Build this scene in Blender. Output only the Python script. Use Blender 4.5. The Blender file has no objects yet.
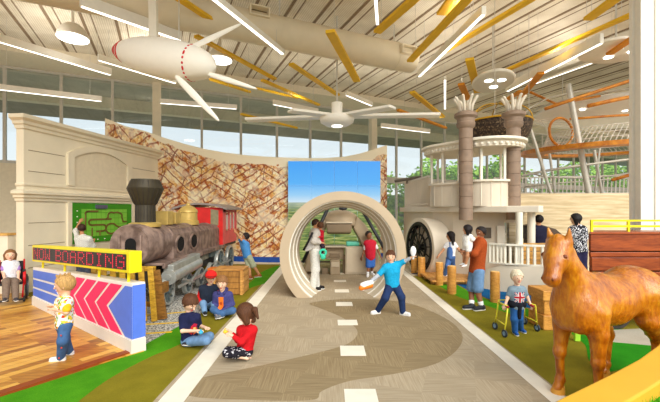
WORLD_S, SUN_E, EXPO, LAMP_E, SCREEN_E, CEIL_FILL = 0.74, 3.0, 0.58, 1.6, 0.62, 6
import bpy, math, random
import numpy as np
from mathutils import Vector, Matrix
from mathutils.bvhtree import BVHTree
random.seed(7); rng = np.random.default_rng(7)
sc = bpy.context.scene
COL = sc.collection
PI = math.pi
V = Vector; UP = V((0,0,1))
FOC, CX, HY, EYE = 370.0, 330.0, 211.0, 2.1

def P(px, py, Y):                 # point seen at a pixel of the photograph, Y metres away
    return V(((px-CX)/FOC*Y, Y, EYE-(py-HY)/FOC*Y))
def G(px, py, z=0.0):             # the same on a horizontal plane
    Y = (EYE-z)*FOC/(py-HY)
    return V(((px-CX)/FOC*Y, Y, z))

# ------------------------------------------------------------------ objects
WL = {}                           # world position of every object built
def tag(o, label=None, cat=None, group=None, kind=None):
    if label: o['label'] = label
    if cat: o['category'] = cat
    if group: o['group'] = group
    if kind: o['kind'] = kind
    return o
def thing(name, label, cat, loc, group=None):
    o = bpy.data.objects.new(name, None); COL.objects.link(o)
    o.empty_display_size = .1
    o.location = loc; WL[o] = V(loc)
    return tag(o, label, cat, group)

class MB:
    def __init__(s): s.v = []; s.f = []; s.m = []; s.uv = None; s.cur = 0
    def add(s, vs, fs, m=None):
        b = len(s.v); s.v.extend([tuple(x) for x in vs])
        for f in fs:
            s.f.append(tuple(b+i for i in f)); s.m.append(s.cur if m is None else m)
        return s
    def box(s, c, size, R=None, m=None, taper=1.0):
        x, y, z = size[0]/2, size[1]/2, size[2]/2
        vs = []
        for k in (-1, 1):
            t = taper if k > 0 else 1
            for (i, j) in ((-1,-1),(1,-1),(1,1),(-1,1)):
                p = V((i*x*t, j*y*t, k*z))
                if R is not None: p = R @ p
                vs.append(p+V(c))
        return s.add(vs, [(3,2,1,0),(4,5,6,7),(0,1,5,4),(1,2,6,5),(2,3,7,6),(3,0,4,7)], m)
    def beam(s, a, b, w, h, up=(0,0,1), m=None):
        a, b = V(a), V(b); d = (b-a).normalized()
        side = d.cross(V(up))
        if side.length < 1e-4: side = d.cross(V((1,0,0)))
        side.normalize(); u = side.cross(d).normalized()
        vs = []
        for p in (a, b):
            for (i, j) in ((-1,-1),(1,-1),(1,1),(-1,1)): vs.append(p+side*(i*w/2)+u*(j*h/2))
        return s.add(vs, [(3,2,1,0),(4,5,6,7),(0,1,5,4),(1,2,6,5),(2,3,7,6),(3,0,4,7)], m)
    def loft(s, rings, closed=True, caps=True, m=None, loop=False):
        n = len(rings[0]); vs = [p for r in rings for p in r]; fs = []
        nr = len(rings)
        for i in range(nr if loop else nr-1):
            i2 = (i+1) % nr
            for j in range(n if closed else n-1):
                j2 = (j+1) % n
                fs.append((i*n+j, i*n+j2, i2*n+j2, i2*n+j))
        if caps and not loop and closed:
            fs.append(tuple(range(n-1,-1,-1))); fs.append(tuple((nr-1)*n+j for j in range(n)))
        return s.add(vs, fs, m)
    def tube(s, pts, r, n=8, closed=False, caps=True, m=None):
        pts = [V(p) for p in pts]; k = len(pts)
        rs = r if isinstance(r, (list, tuple)) else [r]*k
        rings = []; prev = None
        for i, p in enumerate(pts):
            if closed: d = pts[(i+1)%k]-pts[i-1]
            else: d = pts[min(i+1,k-1)]-pts[max(i-1,0)]
            d.normalize()
            if prev is None:
                a = V((0,0,1)) if abs(d.z) < .9 else V((1,0,0))
                u = d.cross(a).normalized()
            else:
                u = prev-d*prev.dot(d)
                u.normalize()
            prev = u; w = d.cross(u)
            rings.append([p+(u*math.cos(2*PI*j/n)+w*math.sin(2*PI*j/n))*rs[i] for j in range(n)])
        return s.loft(rings, caps=caps, m=m, loop=closed)
    def cyl(s, a, b, r1, r2=None, n=20, m=None, caps=True):
        return s.tube([a, b], [r1, r1 if r2 is None else r2], n, m=m, caps=caps)
    def lathe(s, prof, c, n=28, axis=None, m=None, closed_prof=False, caps=True):
        M = Matrix.Identity(3)
        if axis is not None: M = V((0,0,1)).rotation_difference(V(axis)).to_matrix()
        rings = []
        for (r, z) in prof:
            rings.append([V(c)+M@V((r*math.cos(2*PI*j/n), r*math.sin(2*PI*j/n), z)) for j in range(n)])
        return s.loft(rings, caps=caps, m=m, loop=closed_prof)
    def prism(s, poly, z0, z1, m=None):
        n = len(poly)
        ar = sum(poly[i][0]*poly[(i+1)%n][1]-poly[(i+1)%n][0]*poly[i][1] for i in range(n))
        if ar < 0: poly = list(reversed(poly))
        vs = [(p[0], p[1], z0) for p in poly]+[(p[0], p[1], z1) for p in poly]
        fs = [tuple(range(n-1,-1,-1)), tuple(range(n, 2*n))]
        fs += [(i, (i+1)%n, n+(i+1)%n, n+i) for i in range(n)]
        return s.add(vs, fs, m)
    def slab(s, pts, nrm, t, m=None):       # planar 3D polygon given thickness along nrm
        pts = [V(p) for p in pts]; nrm = V(nrm).normalized(); n = len(pts)
        a = V((0,0,0))
        for i in range(n): a += (pts[i]-pts[0]).cross(pts[(i+1)%n]-pts[0])
        if a.dot(nrm) < 0: pts.reverse()
        vs = pts+[p+nrm*t for p in pts]
        fs = [tuple(range(n-1,-1,-1)), tuple(range(n, 2*n))]+[(i,(i+1)%n,n+(i+1)%n,n+i) for i in range(n)]
        return s.add(vs, fs, m)
    def ell(s, c, r, R=None, nu=16, nv=10, m=None):
        if not isinstance(r, (tuple, list)): r = (r, r, r)
        vs = []; fs = []
        for i in range(nv+1):
            th = PI*i/nv
            for j in range(nu):
                ph = 2*PI*j/nu
                p = V((r[0]*math.sin(th)*math.cos(ph), r[1]*math.sin(th)*math.sin(ph), r[2]*math.cos(th)))
                if R is not None: p = R @ p
                vs.append(p+V(c))
        for i in range(nv):
            for j in range(nu):
                j2 = (j+1)%nu
                if i == 0: fs.append((j, nu+j, nu+j2))
                elif i == nv-1: fs.append((i*nu+j, (i+1)*nu+j, i*nu+j2))
                else: fs.append((i*nu+j, (i+1)*nu+j, (i+1)*nu+j2, i*nu+j2))
        return s.add(vs, fs, m)
    def ring(s, c, R, r, axis=(0,0,1), n=40, k=8, m=None):
        M = V((0,0,1)).rotation_difference(V(axis)).to_matrix()
        return s.tube([V(c)+M@V((R*math.cos(2*PI*i/n), R*math.sin(2*PI*i/n), 0)) for i in range(n)], r, k, closed=True, m=m)
    def build(s, name, mats, parent=None, smooth=False, kind=None, bevel=0, auto=None):
        if not isinstance(mats, (list, tuple)): mats = [mats]
        arr = np.array(s.v, dtype=float)
        if parent is not None: org = WL[parent]
        else:
            lo, hi = arr.min(0), arr.max(0); org = V(((lo[0]+hi[0])/2, (lo[1]+hi[1])/2, lo[2]))
        me = bpy.data.meshes.new(name)
        me.from_pydata((arr-np.array(org)).tolist(), [], s.f)
        for mt in mats: me.materials.append(mt)
        me.polygons.foreach_set('material_index', s.m)
        if smooth: me.polygons.foreach_set('use_smooth', [True]*len(me.polygons))
        if s.uv is not None:
            l = me.uv_layers.new(name='UVMap')
            li = np.zeros(len(me.loops), dtype=np.int32); me.loops.foreach_get('vertex_index', li)
            l.data.foreach_set('uv', np.array(s.uv, dtype=np.float32)[li].ravel())
        me.update()
        if auto: me.set_sharp_from_angle(angle=math.radians(auto))
        o = bpy.data.objects.new(name, me); COL.objects.link(o)
        if parent is not None: o.parent = parent; WL[o] = V(org)
        else: o.location = org; WL[o] = V(org)
        if bevel:
            b = o.modifiers.new('bevel', 'BEVEL'); b.width = bevel; b.segments = 2; b.limit_method = 'ANGLE'
        if kind: o['kind'] = kind
        return o

def copy_tree(o, parent=None):
    c = o.copy(); COL.objects.link(c)
    if parent: c.parent = parent
    for ch in list(o.children): copy_tree(ch, c)
    return c

# ------------------------------------------------------------------ materials
def lin(c):
    o = []
    for x in c[:3]:
        x = x/255.0
        o.append(x/12.92 if x <= .04045 else ((x+.055)/1.055)**2.4)
    return (o[0], o[1], o[2], 1)
class NT:
    def __init__(s, name):
        s.mat = bpy.data.materials.new(name); s.mat.use_nodes = True
        s.t = s.mat.node_tree; s.b = s.t.nodes['Principled BSDF']
    def n(s, typ, **k):
        nd = s.t.nodes.new(typ)
        for a, b in k.items():
            if a.startswith('i_'): nd.inputs[a[2:].replace('_', ' ')].default_value = b
            else: setattr(nd, a, b)
        return nd
    def l(s, a, b): s.t.links.new(a, b)
    def coord(s, kind='Object', scale=(1,1,1), rot=(0,0,0), loc=(0,0,0)):
        tc = s.n('ShaderNodeTexCoord'); mp = s.n('ShaderNodeMapping')
        mp.inputs['Scale'].default_value = scale; mp.inputs['Rotation'].default_value = rot; mp.inputs['Location'].default_value = loc
        s.l(tc.outputs[kind], mp.inputs[0]); return mp.outputs[0]
    def mix(s, fac, a, b, mode='MIX'):
        m = s.n('ShaderNodeMix', data_type='RGBA', blend_type=mode)
        for i, x in ((0, fac), (6, a), (7, b)):
            if hasattr(x, 'is_linked') or hasattr(x, 'links'): s.l(x, m.inputs[i])
            else: m.inputs[i].default_value = x
        return m.outputs[2]
    def math(s, op, a, b=0.0, c=0.0):
        m = s.n('ShaderNodeMath', operation=op)
        for i, x in enumerate((a, b, c)):
            if hasattr(x, 'links'): s.l(x, m.inputs[i])
            else: m.inputs[i].default_value = x
        return m.outputs[0]
    def noise(s, vec, scale, detail=4, rough=.5):
        n = s.n('ShaderNodeTexNoise'); n.inputs['Scale'].default_value = scale; n.inputs['Detail'].default_value = detail
        n.inputs['Roughness'].default_value = rough
        s.l(vec, n.inputs['Vector']); return n.outputs['Fac']
    def ramp(s, fac, stops, interp='LINEAR'):
        r = s.n('ShaderNodeValToRGB'); cr = r.color_ramp; cr.interpolation = interp
        while len(cr.elements) < len(stops): cr.elements.new(.5)
        for e, (p, c) in zip(cr.elements, stops): e.position = p; e.color = c if len(c) == 4 else lin(c)
        s.l(fac, r.inputs[0]); return r.outputs[0]
    def bump(s, h, strength=.3, dist=.01):
        b = s.n('ShaderNodeBump'); b.inputs['Strength'].default_value = strength; b.inputs['Distance'].default_value = dist
        s.l(h, b.inputs['Height']); s.l(b.outputs[0], s.b.inputs['Normal'])
    def out(s, col, rough=.6, metal=0, spec=.4):
        if hasattr(col, 'links'): s.l(col, s.b.inputs['Base Color'])
        else: s.b.inputs['Base Color'].default_value = col
        s.b.inputs['Roughness'].default_value = rough; s.b.inputs['Metallic'].default_value = metal
        s.b.inputs['Specular IOR Level'].default_value = spec
        return s.mat
def M(name, c, rough=.6, var=.06, scale=8, bump=0, metal=0, spec=.35, stretch=(1,1,1), c2=None, coat=0):
    t = NT(name); vec = t.coord(scale=stretch)
    nz = t.noise(vec, scale)
    a = lin(c); b = lin(c2) if c2 else tuple(max(0, x*(1-var*2.2)) for x in a[:3])+(1,)
    col = t.ramp(nz, [(.35, b), (.65, a)])
    if bump:
        t.bump(t.noise(vec, scale*6, 3), bump, .01)
    if coat: t.b.inputs['Coat Weight'].default_value = coat; t.b.inputs['Coat Roughness'].default_value = .15
    return t.out(col, rough, metal, spec)
def EM(name, c, strength=1.0):
    t = NT(name); t.b.inputs['Emission Color'].default_value = lin(c); t.b.inputs['Emission Strength'].default_value = strength
    return t.out(lin(c), .5)
def WOOD(name, c1, c2, scale=3, stretch=(1,1,8), rough=.45, rot=(0,0,0)):
    t = NT(name); vec = t.coord(scale=stretch, rot=rot)
    n1 = t.noise(vec, scale, 6, .6); n2 = t.noise(vec, scale*4, 3)
    f = t.math('ADD', t.math('MULTIPLY', n1, .75), t.math('MULTIPLY', n2, .25))
    col = t.ramp(f, [(.35, lin(c2)), (.62, lin(c1))])
    t.bump(n2, .1, .005)
    return t.out(col, rough)
_mc = {}
def fab(c, bump=.25, rough=.9):
    k = ('fab',)+tuple(c)
    if k not in _mc: _mc[k] = M('fabric', c, rough, .09, 30, bump, spec=.15)
    return _mc[k]

# ------------------------------------------------------------------ signed distance bodies
class SDF:
    def __init__(s): s.p = []
    def cone(s, a, b, ra, rb, k=.02, sub=False):
        s.p.append(('c', np.array(a, float), np.array(b, float), ra, rb, k, sub)); return s
    def ell(s, c, r, R=None, k=.02, sub=False):
        R = np.eye(3) if R is None else np.array(R, float)   # rows: local axes
        s.p.append(('e', np.array(c, float), np.array(r, float), R, None, k, sub)); return s
    def cut(s, p, n):              # drop what lies on the side n points to
        s.p.append(('h', np.array(p, float), np.array(n, float)/np.linalg.norm(n), None, None, 0, True)); return s
    def bounds(s, q, pad):
        if q[0] == 'c':
            r = max(q[3], q[4])+pad
            return np.minimum(q[1], q[2])-r, np.maximum(q[1], q[2])+r
        e = np.sqrt(((q[3].T*q[2])**2).sum(1))+pad
        return q[1]-e, q[1]+e
    def mesh(s, h):
        los, his = zip(*[s.bounds(q, 2.5*h) for q in s.p if not q[6]])
        lo = np.min(los, 0); hi = np.max(his, 0)
        n = np.ceil((hi-lo)/h).astype(int)+1
        ax = [lo[i]+h*np.arange(n[i]) for i in range(3)]
        F = np.full(tuple(n), 1.0, np.float32)
        for q in s.p:
            if q[0] == 'h':
                d = ((ax[0]-q[1][0])*q[2][0])[:,None,None]+((ax[1]-q[1][1])*q[2][1])[None,:,None]+((ax[2]-q[1][2])*q[2][2])[None,None,:]
                F = np.maximum(F, d); continue
            b0, b1 = s.bounds(q, q[5]*1.0+3*h)
            i0 = np.maximum(0, np.floor((b0-lo)/h).astype(int)); i1 = np.minimum(n, np.ceil((b1-lo)/h).astype(int)+1)
            if (i1 <= i0).any(): continue
            sl = tuple(slice(i0[i], i1[i]) for i in range(3))
            X = (ax[0][sl[0]][:,None,None]-q[1][0]); Y = (ax[1][sl[1]][None,:,None]-q[1][1]); Z = (ax[2][sl[2]][None,None,:]-q[1][2])
            if q[0] == 'c':
                ab = q[2]-q[1]; L = max(ab@ab, 1e-12)
                t = np.clip((X*ab[0]+Y*ab[1]+Z*ab[2])/L, 0, 1)
                d = np.sqrt((X-t*ab[0])**2+(Y-t*ab[1])**2+(Z-t*ab[2])**2)-(q[3]+t*(q[4]-q[3]))
            else:
                R = q[3]; r = q[2]
                a = [(X*R[i][0]+Y*R[i][1]+Z*R[i][2]) for i in range(3)]
                k0 = np.sqrt((a[0]/r[0])**2+(a[1]/r[1])**2+(a[2]/r[2])**2)
                k1 = np.sqrt((a[0]/r[0]**2)**2+(a[1]/r[1]**2)**2+(a[2]/r[2]**2)**2)+1e-9
                d = k0*(k0-1)/k1
            A = F[sl]
            if q[6]: F[sl] = np.maximum(A, -d)
            else:
                k = max(q[5], 1e-6); hh = np.maximum(k-np.abs(A-d), 0)/k
                F[sl] = np.minimum(A, d)-hh*hh*k*.25
        F[0]=1;F[-1]=1;F[:,0]=1;F[:,-1]=1;F[:,:,0]=1;F[:,:,-1]=1
        S = F < 0
        cn = [(i,j,k) for i in (0,1) for j in (0,1) for k in (0,1)]
        def cs(A, c): return A[c[0]:A.shape[0]-1+c[0], c[1]:A.shape[1]-1+c[1], c[2]:A.shape[2]-1+c[2]]
        cnt = sum(cs(S, c).astype(np.int8) for c in cn)
        mk = (cnt > 0) & (cnt < 8); idx = np.argwhere(mk)
        if len(idx) == 0: return [], []
        vals = np.stack([F[idx[:,0]+c[0], idx[:,1]+c[1], idx[:,2]+c[2]] for c in cn], 1)
        acc = np.zeros((len(idx), 3)); ct = np.zeros(len(idx))
        for a in range(8):
            for b in range(a+1, 8):
                if sum(abs(cn[a][i]-cn[b][i]) for i in range(3)) != 1: continue
                va, vb = vals[:,a], vals[:,b]; x = (va < 0) != (vb < 0)
                t = np.where(x, va/np.where(x, va-vb, 1), 0)
                p = np.array(cn[a])[None]+t[:,None]*(np.array(cn[b])-np.array(cn[a]))[None]
                acc += p*x[:,None]; ct += x
        vs = lo+h*(idx+acc/ct[:,None])
        num = -np.ones(mk.shape, np.int64); num[mk] = np.arange(len(idx))
        faces = []
        for axn in range(3):
            s0 = [slice(None)]*3; s1 = [slice(None)]*3; s0[axn] = slice(0,-1); s1[axn] = slice(1,None)
            A = S[tuple(s0)]; B = S[tuple(s1)]
            e = np.argwhere(A != B)
            if len(e) == 0: continue
            o1, o2 = (axn+1)%3, (axn+2)%3
            e = e[(e[:,o1] > 0) & (e[:,o2] > 0)]
            d1 = np.zeros(3, int); d1[o1] = 1; d2 = np.zeros(3, int); d2[o2] = 1
            q = [e-d1-d2, e-d2, e, e-d1]
            q = np.stack([num[x[:,0], x[:,1], x[:,2]] for x in q], 1)
            fl = A[e[:,0], e[:,1], e[:,2]]
            q[~fl] = q[~fl][:, ::-1]
            faces.append(q)
        return vs.tolist(), np.concatenate(faces).tolist()

def decal(name, mats, tgt, o, ax, ay, shapes, parent, off=.003):
    """lay small flat patches (lists of 2D quads with a material index) onto the surface of a mesh"""
    me = tgt.data; w = WL[tgt]
    bvh = BVHTree.FromPolygons([v.co+w for v in me.vertices], [p.vertices for p in me.polygons])
    o = V(o); ax = V(ax); ay = V(ay); nz = ax.cross(ay).normalized(); mb = MB()
    for (quad, mi, lift) in shapes:
        n = 7; g = []
        for i in range(n+1):
            for j in range(n+1):
                s_, t_ = i/n, j/n
                x = (quad[0][0]*(1-s_)+quad[1][0]*s_)*(1-t_)+(quad[3][0]*(1-s_)+quad[2][0]*s_)*t_
                y = (quad[0][1]*(1-s_)+quad[1][1]*s_)*(1-t_)+(quad[3][1]*(1-s_)+quad[2][1]*s_)*t_
                p = o+ax*x+ay*y
                hit = bvh.ray_cast(p+nz*.6, -nz)
                q = hit[0] if hit[0] is not None else p
                g.append(q+nz*(off+lift))
        mb.add(g, [(i*(n+1)+j, (i+1)*(n+1)+j, (i+1)*(n+1)+j+1, i*(n+1)+j+1) for i in range(n) for j in range(n)], mi)
    return mb.build(name, mats, parent, smooth=True)
# ------------------------------------------------------------------ the setting
def st(o): o['kind'] = 'structure'; return o
WHITE = M('white_paint', (240,232,214), .5, .02, 3)
CREAM = M('cream_plaster', (236,224,200), .6, .04, 2)
STEELW = M('window_frame_paint', (206,200,188), .5, .03)
DARK = M('dark_void', (30,26,24), .8, .05)
# road carpet: woven tiles laid in alternating directions
def carpet(name, c1, c2):
    t = NT(name); v = t.coord(scale=(1.7,1.7,1.7), rot=(0,0,.35))
    ck = t.n('ShaderNodeTexChecker'); ck.inputs['Scale'].default_value = 1.0; t.l(v, ck.inputs['Vector'])
    s1 = t.noise(t.coord(scale=(2.2,60,1), rot=(0,0,.35)), 1.0, 3); s2 = t.noise(t.coord(scale=(60,2.2,1), rot=(0,0,.35)), 1.0, 3)
    m = t.n('ShaderNodeMix', data_type='FLOAT'); t.l(ck.outputs['Fac'], m.inputs[0]); t.l(s1, m.inputs[2]); t.l(s2, m.inputs[3])
    n = t.noise(t.coord(), 140, 2)
    f = t.math('ADD', t.math('MULTIPLY', m.outputs[0], .8), t.math('MULTIPLY', n, .2))
    col = t.ramp(f, [(.36, lin(c2)), (.62, lin(c1))])
    col = t.mix(.10, col, ck.outputs['Color'], 'MULTIPLY')
    t.bump(n, .2, .004)
    return t.out(col, .95, 0, .1)
def turf(name, c1, c2):
    t = NT(name); n1 = t.noise(t.coord(), 3, 3); n2 = t.noise(t.coord(), 120, 2)
    f = t.math('ADD', t.math('MULTIPLY', n1, .4), t.math('MULTIPLY', n2, .6))
    t.bump(n2, .3, .005)
    return t.out(t.ramp(f, [(.35, lin(c2)), (.65, lin(c1))]), .95, 0, .1)
ROAD = carpet('road_carpet', (184,168,142), (164,147,120)); ROADD = carpet('road_carpet_dark', (160,141,108), (137,118,88))
OLIVE = turf('olive_turf', (140,128,34), (112,102,24)); BRIGHT = turf('bright_turf', (84,154,24), (56,124,14)); BLUEF = turf('blue_water_carpet', (24,98,150), (14,76,124))
GREEN2 = turf('deep_turf', (46,140,22), (30,112,14)); PATHG = turf('path_concrete', (188,178,158), (168,158,138))
LINEW = M('white_line', (238,230,212), .7, .03, 5)

def flat(name, poly, z0, z1, mt):
    return st(MB().prism(poly, z0, z1).build(name, mt))
flat('floor', [(-30,-6),(40,-6),(40,45),(-30,45)], -.30, -.06, M('subfloor', (150,140,124), .9))
flat('floor_road', [(-1.95,-3),(2.68,-3),(2.68,14.6),(-1.95,14.6)], -.06, 0, ROAD)
def smoothpoly(pts, n=6):
    out = []; k = len(pts)
    for i in range(k):
        p0, p1, p2, p3 = [V((p[0],p[1],0)) for p in (pts[i-1], pts[i], pts[(i+1)%k], pts[(i+2)%k])]
        for j in range(n):
            t = j/n
            q = .5*((2*p1)+(-p0+p2)*t+(2*p0-5*p1+4*p2-p3)*t*t+(-p0+3*p1-3*p2+p3)*t**3)
            out.append((q.x, q.y))
    return out
def gp(pts): return [(G(*p).x, G(*p).y) for p in pts]
darkzone = smoothpoly(gp([(310,303),(322,309),(343,318),(357,330),(352,341),(332,349),(275,362.5),(205,377),(185,384),(190,396),(250,400),(312,400),(322,391),(350,381),(399,373),(440,362),(460,346),(461,332),(445,318),(415,305),(385,300),(345,299)]), 5)
flat('floor_road_band', darkzone, 0, .0015, ROADD)
flat('floor_turf_left', [(-12,-3),(-1.95,-3),(-1.95,14.6),(-12,14.6)], -.06, 0, OLIVE)
flat('floor_turf_right', [(2.68,-3),(12,-3),(12,9.0),(2.68,12.0)], -.06, 0, OLIVE)
flat('floor_hall', [(-1.95,14.6),(2.68,14.6),(2.68,12),(16,9),(30,12),(30,40),(-20,40),(-20,14.6)], -.06, 0, CREAM)
flat('floor_turf_bright', smoothpoly(gp([(-40,412),(30,388),(85,370),(132,352),(160,330),(188,318),(200,321),(197,334),(176,346),(150,357),(112,377),(80,400),(66,412)]), 5), 0, .002, BRIGHT)
flat('floor_turf_bright_rear', smoothpoly(gp([(240,291),(252,281),(262,272),(277,266),(285,268),(276,278),(266,283),(256,286)]), 5), 0, .002, BRIGHT)
flat('floor_ballast', gp([(142,346),(172,330),(193,319),(214,304),(236,284),(243,270),(205,272),(120,290),(95,300)]), 0, .003, None or (lambda: (lambda t: t.out(t.ramp(t.noise(t.coord(), 26, 4, .7), [(.40, (30,32,36)), (.5, (160,160,156)), (.58, (226,222,210))]), .9))(NT('ballast_print')))())
for i, (a, b) in enumerate(((( 140,325),(190,322)), ((146,315.5),(186,312)), ((142,334),(172,332)))):
    A, B_ = G(*a), G(*b); st(MB().beam(A+UP*.004, B_+UP*.004, .07, .004).build('trim_%d' % (i+1), M('yellow_tie_line', (232,190,40), .8)))
# right hand turf inlays
flat('floor_turf_bright_right', smoothpoly(gp([(424,277),(443,288),(459,297),(485,305),(515,315),(545,318),(560,326),(575,330),(582,318),(560,309),(530,309),(505,306),(488,300),(466,290),(449,281),(436,274),(428,272)]), 5), 0, .002, BRIGHT)
flat('floor_blue_water', gp([(411,274),(418,271),(470,262),(560,262),(640,290),(560,309),(530,308),(500,303),(486,298),(466,289),(449,280),(436,274)]), 0, .0035, BLUEF)
flat('floor_turf_deep', smoothpoly(gp([(572,332),(585,345),(590,362),(610,372),(655,356),(720,340),(690,330),(640,331),(600,327)]), 5), 0, .0025, GREEN2)
flat('floor_path', gp([(590,331),(600,341),(720,352),(760,340),(700,326)]), 0, .003, PATHG)
# road markings
st(MB().prism([(-1.89,-3),(-1.61,-3),(-1.61,14.6),(-1.89,14.6)], 0, .004).build('trim_4', LINEW))
st(MB().prism([(2.43,-3),(2.65,-3),(2.65,13.8),(2.43,13.8)], 0, .004).build('trim_5', LINEW))
for i, (y0, y1) in enumerate(((2.7,3.0),(4.05,4.36),(5.36,5.76),(6.80,7.13),(8.18,8.52),(9.55,9.9),(10.95,11.25),(12.3,12.6))):
    x = .36-.01*i; st(MB().prism([(x-.185,y0),(x+.185,y0),(x+.185,y1),(x-.185,y1)], 0, .004).build('trim_%d' % (6+i), LINEW))
# timber floor on the left
def planks():
    t = NT('timber_planks'); v = t.coord(scale=(1,1,1), rot=(0,0,-1.015))
    br = t.n('ShaderNodeTexBrick'); br.offset = .37; br.inputs['Scale'].default_value = 1
    br.inputs['Brick Width'].default_value = 1.15; br.inputs['Row Height'].default_value = .135; br.inputs['Mortar Size'].default_value = .004
    br.inputs['Color1'].default_value = (0,0,0,1); br.inputs['Color2'].default_value = (1,1,1,1); br.inputs['Mortar'].default_value = (.1,.1,.1,1); br.inputs['Bias'].default_value = 0
    t.l(v, br.inputs['Vector'])
    g = t.noise(t.coord(scale=(1.6,14,1), rot=(0,0,-1.015)), 1.6, 5, .6)
    f = t.math('ADD', t.math('MULTIPLY', br.outputs['Color'], .45), t.math('MULTIPLY', g, .6))
    return t.out(t.ramp(f, [(.2, (112,62,14)), (.42, (176,116,34)), (.62, (214,158,60)), (.85, (228,184,92))]), .35)
wf = [(-3.81,4.27),(-2.78,5.53),(-6.4,8.25),(-8.0,9.6),(-14,9.6),(-14,-3),(-8.6,-3)]
flat('floor_timber', wf, 0, .012, planks())
e = V((.53,.85,0)).normalized(); nrm = V((e.y,-e.x,0))
a0 = V((-8.6,-3.4,0)); a1 = V((-2.74,5.6,0))
a0 = V((-3.81,4.27,0))-e*8.6; a1 = V((-3.81,4.27,0))+e*1.68
st(MB().prism([(a0.x,a0.y),(a1.x,a1.y),((a1+nrm*.13).x,(a1+nrm*.13).y),((a0+nrm*.13).x,(a0+nrm*.13).y)], 0, .03).build('trim_15', M('brown_edging', (146,66,20), .5, .08)))

# ------------------------------------------------------------------ curtain wall of windows
WD = V((.911,.411,0)).normalized(); WN = V((.411,-.911,0)).normalized(); W0 = V((0,24,0))
def W(u, v=0, z=0): return W0+WD*u+WN*v+UP*z          # v towards the room
HEAD, TRANS = 8.85, 4.25
def glass():
    t = NT('window_glass'); nt = t.t
    tr = t.n('ShaderNodeBsdfTransparent'); tr.inputs[0].default_value = (.93,.96,.96,1)
    gl = t.n('ShaderNodeBsdfGlossy'); gl.inputs['Roughness'].default_value = .03
    mx = t.n('ShaderNodeMixShader'); mx.inputs[0].default_value = .05
    t.l(tr.outputs[0], mx.inputs[1]); t.l(gl.outputs[0], mx.inputs[2]); t.l(mx.outputs[0], nt.nodes['Material Output'].inputs['Surface'])
    return t.mat
GLASS = glass(); nwin = 0
u = -16.57-2.17*3
k = -3
while u < 45:
    nwin += 1; f_ = MB()
    f_.beam(W(u,0,0), W(u,0,HEAD), .12, .16, up=WN)
    f_.beam(W(u+.06,0,HEAD-.05), W(u+2.11,0,HEAD-.05), .14, .10)
    f_.beam(W(u+.06,0,TRANS), W(u+2.11,0,TRANS), .14, .42)
    f_.beam(W(u+.06,0,.15), W(u+2.11,0,.15), .14, .3)
    fr = st(f_.build('window_%d' % nwin, STEELW))
    p_ = MB()
    p_.beam(W(u+.06,0,TRANS+2.2), W(u+2.11,0,TRANS+2.2), .012, 4.35-.06)
    if u > -2: p_.beam(W(u+.06,0,2.17), W(u+2.11,0,2.17), .012, 3.74)
    p_.build('pane', GLASS, fr)
    u += 2.17; k += 1
for i, uu in enumerate((-10.17, 3.07, 16.1)):
    st(MB().beam(W(uu,.25,0), W(uu,.25,HEAD), .42, .42, up=WN).build('trim_%d' % (16+i), CREAM))
st(MB().prism([tuple(W(-24,.2)[:2]), tuple(W(-9,.2)[:2]), tuple(W(-9,.35)[:2]), tuple(W(-24,.35)[:2])], 0, 4.3).build('wall_left', M('beige_wall', (226,212,184), .7, .03)))
# ------------------------------------------------------------------ ceiling
def deck():
    t = NT('ribbed_deck'); ang = -math.atan2(.411,.911)
    wv = t.n('ShaderNodeTexWave', wave_type='BANDS', bands_direction='X'); wv.inputs['Scale'].default_value = 4.2; wv.inputs['Distortion'].default_value = .4; wv.inputs['Detail'].default_value = 1
    t.l(t.coord(rot=(0,0,ang)), wv.inputs['Vector'])
    n = t.noise(t.coord(), 1.2, 3)
    f = t.math('ADD', t.math('MULTIPLY', wv.outputs['Fac'], .28), t.math('MULTIPLY', n, .72))
    t.bump(wv.outputs['Fac'], .25, .02)
    return t.out(t.ramp(f, [(.3, (204,190,166)), (.7, (238,228,208))]), .6)
CZ = 9.2
dk = MB()
c4 = lambda u0,u1,v0,v1: [tuple(W(a,b)[:2]) for a,b in ((u0,v0),(u1,v0),(u1,v1),(u0,v1))]
dk.prism(c4(-30,48,-.3,18.5), CZ, CZ+.2, 0)
u = -29.6; i = 0
while u < 47:
    dk.prism(c4(u,u+.10,2.1,18.5), CZ-.02, CZ+.01, 1); dk.prism(c4(u+.36,u+.40,2.1,18.5), CZ-.01, CZ+.01, 1)
    u += 1.13
st(dk.build('ceiling', [deck(), M('deck_joint', (140,118,92), .8, .05)]))
st(MB().prism(c4(-30,48,-.15,2.1), HEAD, CZ).build('ceiling_bulkhead', M('bulkhead_plaster', (232,220,194), .6, .03)))
bm = MB(); bm.beam(W(6.8,2.1,CZ-.22), W(6.8,18.5,CZ-.22), .16, .40); bm.beam(W(6.8,2.1,CZ-.43), W(6.8,18.5,CZ-.43), .42, .05)
st(bm.build('ceiling_beam', WHITE))
# roof overhang outside, its fascia beam
st(MB().prism(c4(-34,60,-3.2,-.2), 8.75, 8.95).build('ceiling_soffit', M('soffit_metal', (196,192,172), .7, .08, 1)))
st(MB().prism(c4(-34,60,-3.7,-3.2), 8.1, 8.95).build('ceiling_fascia', M('fascia_paint', (230,218,190), .6, .04)))
st(MB().prism(c4(-34,60,-7.4,-3.7), 8.2, 8.4).build('ceiling_soffit_outer', M('soffit_dark', (150,144,128), .8, .08, 1)))
# ground and pavement beyond the glass
st(MB().prism([(-80,34),(90,34),(90,140),(-80,140)], -.4, -.06).build('floor_outdoors', turf('outdoor_lawn', (150,160,110), (120,136,84))))
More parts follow.
